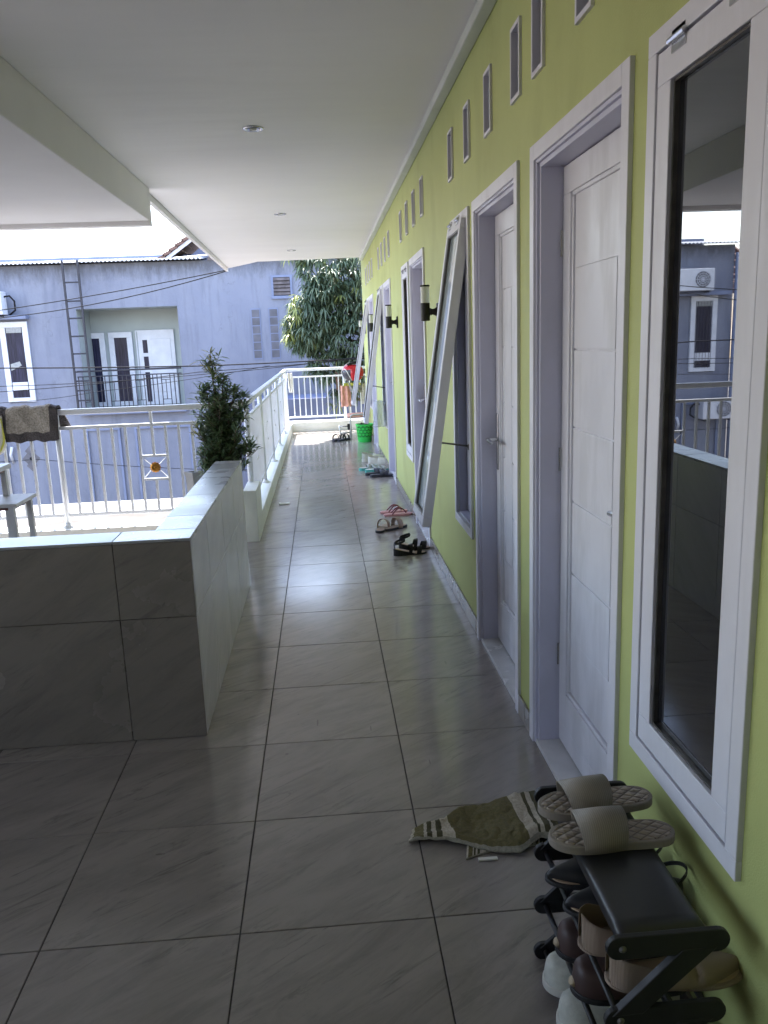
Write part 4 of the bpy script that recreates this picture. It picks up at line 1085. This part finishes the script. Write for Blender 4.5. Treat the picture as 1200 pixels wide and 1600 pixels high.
def shoe_shell(L, W, h_heel, h_toe, open0, open1, toe='round', z0=.0, n=30, m=12, rim=.050, vamp=None):
    """closed shoe upper, open from open0 to open1 (fractions from the heel); heel at -L/2"""
    mb = MB(); vs = []; fs = []
    for i in range(n+1):
        t = i/n
        x = (t-.5)*L
        w_ = max(.0006, sole_w(t, W, 'slide' if toe == 'round' else 'p'))
        if toe == 'point': w_ = max(.0006, W/2*(.80+.2*math.sin(min(1, t/.6)*PI/2))*(math.sqrt(max(0, 1-((.12-t)/.12)**2)) if t < .12 else 1)*(1 if t < .62 else max(.03, 1-((t-.62)/.38)**1.5)))
        if t <= open1: hh = h_heel+(rim-h_heel)*min(1, t/.45)
        else: hh = rim+(h_toe-rim)*((t-open1)/(1-open1))**1.0
        if t > .93: hh *= math.sqrt(max(.02, 1-((t-.93)/.075)**2))
        if t < .04: w_ = max(w_, W*.12)
        opening = open0 < t < open1
        for k in range(m+1):
            u = k/m
            if opening:
                hf = u*2 if u <= .5 else (1-u)*2
                pin = min(1, (t-open0)/.08, (open1-t)/.10); pin = max(0, pin)**.5
                lean = .80-.0*t
                yy = w_*(1-(1-lean*.9)*hf*hf)*(1 if pin >= 1 else (1-(1-pin)*hf))
                yy *= (1 if u <= .5 else -1); zz = z0+hh*hf**.85
                if u == .5: pass
            else:
                a_ = PI*u; yy = w_*math.copysign(abs(math.cos(a_))**.7, math.cos(a_)); zz = z0+hh*math.sin(a_)**.75
            vs.append((x, yy, zz))
    for i in range(n):
        t = (i+.5)/n
        for k in range(m):
            a = i*(m+1)+k
            if open0 < t < open1 and k in (m//2-0,) : continue
            fs.append((a, a+1, a+m+2, a+m+1))
    mb.add(vs, fs); return mb
def closed_shoe(name, label, cat, loc, rz, group, upper, sole, L=.24, W=.088, h_heel=.055, h_toe=.035, rim=.045, open0=.0, open1=.62, toe='round', sole_th=.012, cap=None, laces=False, heel=0, insole='tan_insole', straps=False, rx=0, ry=0):
    t = thing(name, label, cat, loc, group)
    def B(mb, nm, mt_, **k):
        o = mb.build(nm, mt_, None, **k); o.parent = t; return o
    B(sole_mesh(L+.006, W+.006, sole_th, 'slide' if toe == 'round' else 'p'), 'sole', sole)
    B(shoe_shell(L, W, h_heel, h_toe, open0, open1, toe, sole_th*.7, rim=rim), 'upper', upper, smooth=True, solid=.003, subsurf=1)
    B(sole_mesh(L*.93, W*.86, .002, z0=sole_th), 'insole', insole)
    if cap:
        c = MB(); c.tube([(L/2-.004+.000, .0, sole_th+.010), (L/2+.004, 0, sole_th+.014)], [.012, .008], 10)
        B(c, 'toe_cap', cap, smooth=True)
    if laces:
        c = MB()
        for k in range(4):
            x = L*(.02+.07*k); c.strap([(x, -.022, rim+.016-k*.004), (x+.003, 0, rim+.024-k*.004), (x, .022, rim+.016-k*.004)], (1, 0, 0), .007, .002)
        B(c, 'laces', 'white_rubber')
        c = MB()
        for sd in (-1, 1):
            for q in (0, 1, 2): c.tube([(L*(.36-.1*q), sd*.020, .055-.002*q), (L*(.30-.12*q), sd*.034, .044), (L*(.24-.14*q), sd*.0425, .026)], .0013, 5)
        B(c, 'stitching', 'dark_rubber')
    if straps:
        c = MB()
        lp = []
        for k in range(25):
            a_ = PI*1.25*(k/24)-PI*.62; lp.append((-L*.34-.048*math.cos(a_*1.0), .034*math.sin(a_), .055+.020*math.cos(a_)))
        c.strap(lp, (0, 0, 1), .008, .003)
        B(c, 'sling_strap', 'dark_rubber')
    place_local(t, rz); t.rotation_euler = (rx, ry, rz); return t

G = 'pair of taupe slides on top of the rack'
# the shoe rack: end frames zigzag, shelves of two tubes, solid top panel
rk = thing('shoe_rack', 'black four level shoe rack against the green wall, loaded with shoes', 'shoe rack', (.545, 1.42, 0))
RX0, RX1, RY0, RY1 = .452, .640, 1.185, 1.665; LV = [.43, .285, .145, .02]
def endbar(y, z, right, th=.012):
    m_ = MB(); n = 10; hh = .022; pts = []
    for k in range(n+1): a_ = PI/2+PI*k/n; pts.append((RX0-.0+hh*math.cos(a_)+.006, z+hh*math.sin(a_)))
    for k in range(n+1): a_ = -PI/2+PI*k/n; pts.append((RX1+hh*math.cos(a_)-.006+(.03 if right else 0)*0, z+hh*math.sin(a_)))
    m_.prism_y(pts, y-th/2, y+th/2); return m_
for y in (RY0, RY1):
    for z in LV: endbar(y, z, True).build('end_bar', 'rack_frame', rk, bevel=.002)
    for za, zb in zip(LV[:-1], LV[1:]):
        w_ = .030
        MB().prism_y([(RX1-.006, za-.010), (RX1-.070, za-.012), (RX0-.004, zb+.010), (RX0+.052, zb+.012)], y-.008, y+.002 if y > 1.4 else y+.008).build('diagonal_strut', 'rack_frame', rk, bevel=.002)
for z in LV[1:]:
    for xx in (RX0+.012, RX0+.075, RX1-.075, RX1-.015):
        MB().tube([(xx, RY0+.006, z), (xx, RY1-.006, z)], .0065, 8).build('shelf_tube', 'black_plastic', rk, smooth=True)
g = MB(); g.grid(lambda u, v: (RX0+.012+(RX1-RX0-.024)*u, RY0+.006+(RY1-RY0-.012)*v, LV[0]+.012-.006*(abs(2*u-1)**6)-.03*max(0, abs(2*u-1)-.9)*10*.35), 20, 10)
g.build('top_panel', 'black_plastic', rk, smooth=True, solid=.004)
for y, s_ in ((RY0-.0065, -1),):
    for z in (LV[0], LV[1]): MB().lathe([(0, y-.005), (.004, y-.004), (.007, y), (0, y)], (RX0+.012, 0, z), 12, 'y').build('bolt', 'steel_rod', rk)
ZR = LV[0]+.016
slide('slide_sandal', 'taupe quilted slide on top of the rack, the nearer one to the camera', (.545, 1.462, ZR), PI+rad(-2), G)
slide('slide_sandal', 'taupe quilted slide on top of the rack, the farther one half hidden behind', (.552, 1.585, ZR), PI+rad(4), G)
# second level: black pointed slingbacks, toes to the left; beige knit flats with heels to the left
z2 = LV[1]+.008
for yy, lb, dx in ((1.555, 'black pointed slingback flat on the second shelf, the farther one', 0), (1.460, 'black pointed slingback flat on the second shelf, nearer the beige shoes', .012)):
    closed_shoe('slingback_shoe', lb, 'shoe', (.560+dx, yy, z2), PI, 'black pointed slingbacks', 'black_plastic', 'dark_rubber', .25, .082, .040, .018, .032, .30, .66, 'point', .008, straps=True, insole='tan_insole')
for yy, lb, dx in ((1.355, 'beige ribbed knit flat standing heel out on the second shelf, farther one', -.01), (1.262, 'beige ribbed knit flat with pointed toe by the wall, nearest the camera', .012)):
    closed_shoe('knit_flat', lb, 'shoe', (.586+dx, yy, z2), 0, 'beige ribbed knit flats', 'beige_knit', 'beige_knit', .26, .085, .078, .020, .034, .0, .62, 'point', .006)
z3 = LV[2]+.008
for yy, lb, dx in ((1.505, 'dark maroon shoe with tan toe tip on the third shelf, farther one', 0), (1.395, 'dark maroon shoe with tan toe tip on the third shelf, nearer one', .0)):
    closed_shoe('maroon_shoe', lb, 'shoe', (.565+dx, yy, z3), PI, 'dark maroon shoes', 'maroon_leather', 'dark_rubber', .24, .090, .062, .056, .068, .0, .55, 'round', .012, cap='toe_cap')
z4 = LV[3]+.008
for yy, lb, dx in ((1.55, 'white sneaker with black stitching on the lowest shelf, farther one', -.0), (1.44, 'white sneaker with black stitching on the lowest shelf, nearest the floor tiles', -.0)):
    closed_shoe('sneaker', lb, 'shoe', (.560+dx, yy, z4), PI, 'white sneakers on the rack', 'sneaker_knit', 'white_rubber', .26, .096, .07, .052, .075, .0, .48, 'round', .018, laces=True)

# shoes along the corridor
wedge('black wedge sandal standing nearest to the camera, heel toward the corridor', (.548, 5.46, 0), rad(8), 'black wedge sandals by the wall')
wedge('black wedge sandal with raised ankle strap behind its twin', (.600, 5.60, 0), rad(2), 'black wedge sandals by the wall')
for lb, loc, rz in (('tan open slide sandal on the left of its pair, heel facing the camera', (.415, 6.24, 0), rad(70)), ('tan open slide sandal on the right of its pair, turned sideways', (.515, 6.26, 0), rad(38))):
    slide('slide_sandal', lb, loc, rz, 'tan slides by the third door', L=.24, W=.09, th=.018, sole='dark_rubber', bed='tan_foam', strap='tan_foam', t0=.50, t1=.66, h=.078)
flipflop('pink flip flop nearer the camera, lying across the floor joint', (.585, 6.76, 0), rad(4), 'pink flip flops')
flipflop('pink flip flop partly behind the other one', (.560, 6.88, 0), rad(10), 'pink flip flops')
for lb, loc, rz in (('black slide with a white mark, nearer one by the sill', (.595, 8.78, 0), rad(0)), ('black slide lying behind the other black slide', (.55, 8.92, 0), rad(6))):
    slide('slide_sandal', lb, loc, rz, 'black slides with a white mark', L=.26, W=.095, th=.028, sole='navy_rubber', bed='navy_rubber', strap='navy_rubber', h=.06, mark='white_rubber')
for lb, loc, rz in (('teal and grey strapped sandal, farther one of its pair', (.50, 9.28, 0), rad(12)), ('teal and grey strapped sandal, nearer the black slides', (.565, 9.14, 0), rad(4))):
    slide('slide_sandal', lb, loc, rz, 'teal and grey sandals', L=.27, W=.10, th=.032, sole='teal_rubber', bed='white_rubber', strap='grey_rubber', bands=[(.36, .50), (.56, .68), (.73, .84)], h=.048)
closed_shoe('sneaker', 'pale grey green sneaker in the middle of the corridor row', 'shoe', (.585, 10.0, 0), rad(6), 'pale corridor sneakers', 'sneaker_knit', 'white_rubber', .29, .105, .095, .040, .068, 0, .48, 'round', .03, laces=True)
closed_shoe('sneaker', 'pale sneaker with a tan toe tucked beside the wall', 'shoe', (.64, 9.75, 0), rad(-20), 'pale corridor sneakers', 'white_rubber', 'white_rubber', .28, .10, .08, .040, .060, 0, .5, 'round', .028, laces=True, cap='toe_cap')
for lb, loc, rz in (('black two strap sandal at the far end, left one', (.16, 12.26, 0), rad(75)), ('black two strap sandal at the far end, right one beside the basket', (.28, 12.26, 0), rad(50))):
    slide('slide_sandal', lb, loc, rz, 'black sandals at the sunlit end', L=.27, W=.105, th=.022, sole='navy_rubber', bed='navy_rubber', strap='navy_rubber', bands=[(.38, .48), (.64, .76)], h=.085)

# olive striped towel lying crumpled on the floor
tw = thing('towel', 'crumpled olive and beige striped towel on the floor beside the rack', 'towel', (.4, 2.2, 0))
bot = [(.185, 2.150), (.30, 2.135), (.42, 2.075), (.50, 2.055), (.57, 2.105), (.655, 2.09)]
topc = [(.205, 2.215), (.30, 2.245), (.36, 2.30), (.46, 2.315), (.56, 2.335), (.675, 2.36)]
def lerpc(c, u):
    q = u*(len(c)-1); i = min(int(q), len(c)-2); f_ = q-i; f_ = f_*f_*(3-2*f_)*.25+f_*.75
    return (c[i][0]+(c[i+1][0]-c[i][0])*f_, c[i][1]+(c[i+1][1]-c[i][1])*f_)
from mathutils import noise as mn
def tw_fn(u, v):
    a, b = lerpc(bot, u), lerpc(topc, u); x = a[0]+(b[0]-a[0])*v; y = a[1]+(b[1]-a[1])*v
    e = min(u, 1-u, v, 1-v); rise = min(1, e*9)
    z = .006+rise*(.012+.020*(mn.noise(Vector((x*9, y*12, 1)))+.35)+.010*abs(mn.noise(Vector((x*26, y*22, 4)))))+.030*max(0, u-.45)*(v*.7+.3)
    if v < .2: z += .010*(1-v/.2)*(1+math.sin(u*10))*.5
    z += .0045*mn.noise(Vector((x*60, y*60, 2)))
    return (x+.004*mn.noise(Vector((u*5, v*5, 0))), y+.004*mn.noise(Vector((u*6, v*6, 5))), max(.004, z))
g = MB(); g.grid(tw_fn, 110, 60); g.build('towel_top', 'towel_stripes', tw, smooth=True, solid=.005)
g = MB(); g.grid(lambda u, v: (.34+.25*u+.02*v, 2.060+.03*math.sin(u*3)*1.0-.006+.09*v+.03*u*u, .003+.004*v), 30, 6); g.build('towel_fold', 'towel_stripes', tw, smooth=True, solid=.004)
MB().box(.375, .43, 2.043, 2.055, .002, .006).build('care_tag', 'white_cloth', tw)

# small white flat thing on the tiles, and a dead leaf
cd = MB().box(-.462, -.362, 7.46, 7.53, .0005, .012).build('plate_cover', 'pot_white', None, bevel=.004, loc=(-.41, 7.495, 0)); tag(cd, 'small white plastic cover plate lying on the corridor tiles', 'cover plate')
MB().box(-.44, -.39, 7.485, 7.50, .0125, .0135).build('slot', 'pot_grey', cd)
lf = MB().add([(-.417, 8.26, .002), (-.410, 8.31, .012), (-.402, 8.35, .004), (-.408, 8.30, .002)], [(0, 1, 2, 3)]).build('dead_leaf', 'bark', None, solid=.001, loc=(-.41, 8.3, 0)); tag(lf, 'tiny curled dead leaf on the corridor tiles', 'leaf')

# ================================================================== FAR END CLUTTER
bk = thing('laundry_basket', 'bright green perforated plastic basket against the wall', 'basket', (.585, 12.0, 0))
cx, cy, cz = bk.location; N = 26
def bring(r, z): return [(cx+r*math.cos(2*PI*k/N), cy+r*math.sin(2*PI*k/N), z) for k in range(N)]
levels = [(0, .098), (.02, .102), (.075, .107)]+[(.075+.0145*k, .107+.0016*k) for k in range(1, 12)]+[(.25, .126), (.26, .132)]
m_ = MB(); vs = []
for z, r_ in levels: vs += bring(r_, z)
fs = []
for i in range(len(levels)-1):
    for k in range(N):
        hole = (2 <= i <= 12) and (i % 3 != 1) and ((k+(i//3)) % 2 == 0)
        if not hole: fs.append((i*N+k, i*N+(k+1) % N, (i+1)*N+(k+1) % N, (i+1)*N+k))
fs.append(tuple(range(N-1, -1, -1))); m_.add(vs, fs); m_.build('basket_body', 'basket_green', bk, solid=.003)
MB().tube(bring(.131, .258), .006, 6, closed=True).build('rim', 'basket_green', bk, smooth=True)
cl = MB().lathe([(.0, .03), (.090, .03), (.105, .12), (.112, .235), (0, .24)], (cx, cy, 0), 20)  # dark filling added so the basket holes show dark
o2 = cl.build('dark_clothes', 'black_fabric', None, smooth=True, loc=(cx, cy, .1)); tag(o2, 'dark cloth filling added inside the green basket to darken its holes', 'clothes')
cl = MB(); cl.grid(lambda u, v: (cx+(u-.5)*.19, cy+(v-.5)*.19, .262+.035*mn.noise(Vector((u*5, v*5, 3)))-.05*((2*u-1)**2+(2*v-1)**2)*.5), 14, 14); o = cl.build('dark_clothes', 'black_fabric', None, smooth=True, solid=.004, loc=(cx, cy, .2)); tag(o, 'black garment heaped on top of the green basket', 'clothes')
# folding step stool with pink cushion
ch = thing('step_stool', 'grey tubular folding chair with a pink patterned cushion at the far end', 'chair', (.50, 12.75, 0))
def tb_(pts, nm='frame_tube', r=.011, mt_='tube_grey'): return MB().tube(pts, r, 8).build(nm, mt_, ch, smooth=True)
tb_([(.40, 12.45, 0), (.40, 12.50, .30), (.41, 12.50, .345), (.45, 12.50, .36), (.62, 12.50, .36), (.66, 12.50, .345), (.67, 12.50, .30), (.67, 12.45, 0)])
tb_([(.40, 13.05, 0), (.41, 12.95, .30), (.66, 12.95, .30), (.67, 13.05, 0)])
tb_([(.41, 12.95, .30), (.40, 13.05, .80), (.67, 13.05, .80), (.66, 12.95, .30)])
tb_([(.24, 12.9, .055), (.26, 12.75, .055), (.40, 12.75, .06)]); tb_([(.23, 12.9, .16), (.23, 12.72, .16), (.38, 12.72, .165)]); tb_([(.23, 12.9, .16), (.24, 12.9, .0)]); tb_([(.23, 12.72, .16), (.25, 12.74, 0)])
MB().box(.355, .415, 12.70, 12.74, .11, .20).build('hinge', 'dark_rubber', ch, bevel=.004)
g = MB(); g.grid(lambda u, v: (.36+.33*u, 12.50+.42*v, .325+.022*math.sin(PI*u)**.3*math.sin(PI*v)**.3+.006*mn.noise(Vector((u*9, v*9, 0)))), 16, 16); g.build('cushion', 'pink_cloth', ch, smooth=True, solid=.03)
# helmet
hl = thing('helmet', 'red and white motorcycle helmet resting on the chair back', 'helmet', (.485, 13.0, .82))
hv = MB(); nU, nV = 28, 18
def hp(r_, u, v): 
    th_, ph = 2*PI*u, PI*.5-PI*.80*v; r_ *= 1.1; return (.485+r_*1.22*math.cos(ph)*math.cos(th_), 13.0+r_*.95*math.cos(ph)*math.sin(th_), .975+r_*1.08*math.sin(ph))
vs = [hp(.128, i/nU, j/nV) for j in range(nV+1) for i in range(nU)]
def in_open(i, j):
    th_ = (i+.5)/nU; d_ = min(abs(th_-.57), 1-abs(th_-.57)); return d_ < .15 and j/nV > .46
for matn, cond, nm in (('helmet_red', lambda i, j: not in_open(i, j) and j/nV > .18, 'shell'), ('helmet_white', lambda i, j: j/nV <= .18, 'crown_stripe')):
    fs = [(j*nU+i, j*nU+(i+1) % nU, (j+1)*nU+(i+1) % nU, (j+1)*nU+i) for j in range(nV) for i in range(nU) if cond(i, j)]
    MB().add(vs, fs).build(nm, matn, hl, smooth=True, solid=.006)
vs2 = [hp(.122, i/nU, j/nV) for j in range(nV+1) for i in range(nU)]
fs = [(j*nU+i, j*nU+(i+1) % nU, (j+1)*nU+(i+1) % nU, (j+1)*nU+i) for j in range(nV) for i in range(nU)]
MB().add(vs2, fs).build('padding', 'helmet_visor', hl, smooth=True, solid=.004)
tr = MB(); e = []
for k in range(20):
    q = k/19; u = .42+.30*q; v = .46+(.5*(abs(2*q-1))**3); e.append(hp(.131, u, v))
tr.tube(e, .007, 6).build('trim', 'helmet_white', hl, smooth=True)
MB().tube([hp(.133, .54, .10+.04*k) for k in range(8)], .006, 6).build('trim', 'helmet_white', hl, smooth=True)
g = MB(); g.grid(lambda u, v: (.40+.25*u, 12.90+.05*v, 1.10+.035*math.sin(PI*u)+.02*mn.noise(Vector((u*6, v*4, 2)))), 12, 4)
o = g.build('black_cap', 'black_fabric', None, smooth=True, solid=.03, loc=(.52, 12.93, 1.1)); tag(o, 'black cloth cap lying on top of the red helmet', 'cap')
# clothes over the chair back / end rail
def hang(name, label, cat, x0, x1, y, z1, z0, mat, seed, taper=0, wave=.02):
    g = MB(); g.grid(lambda u, v: (x0+(x1-x0)*(u*(1-taper*v)+taper*v*.5)+.01*mn.noise(Vector((u*4, v*5, seed))), y+wave*math.sin(u*12+seed)+.02*mn.noise(Vector((u*5, v*3, seed))), z1-(z1-z0)*v-.02*mn.noise(Vector((u*6, 0, seed)))*v), 20, 16)
    o = g.build(name, mat, None, smooth=True, solid=.004, loc=((x0+x1)/2, y, z1)); return tag(o, label, cat)
hang('baby_garment', 'small peach pink garment hanging below the helmet', 'garment', .28, .44, 12.98, .78, .45, 'pink_cloth', 3, .0, .012)
hang('strap_cloth', 'grey cloth with yellow edge hanging under the helmet', 'cloth', .40, .64, 12.97, .815, .66, 'grey_cloth', 9, .35)
hang('strap_cloth', 'thin yellow strip of cloth just below the helmet', 'cloth', .33, .60, 12.955, .82, .775, 'yellow_cloth', 5)
hang('rag', 'pale cloth hanging next to the green wall at the end', 'cloth', .60, .68, 13.0, .80, .48, 'white_cloth', 12, .2)
hang('rag', 'off white rag tied round the corner post of the railing', 'cloth', -.575, -.49, 13.80, .98, .66, 'white_cloth', 15, .3, .015)
hang('plastic_bag', 'translucent plastic bag hanging from the window stay beside the fourth door', 'bag', .57, .70, 9.20, .80, .50, 'bag_film', 21, -.3, .03)
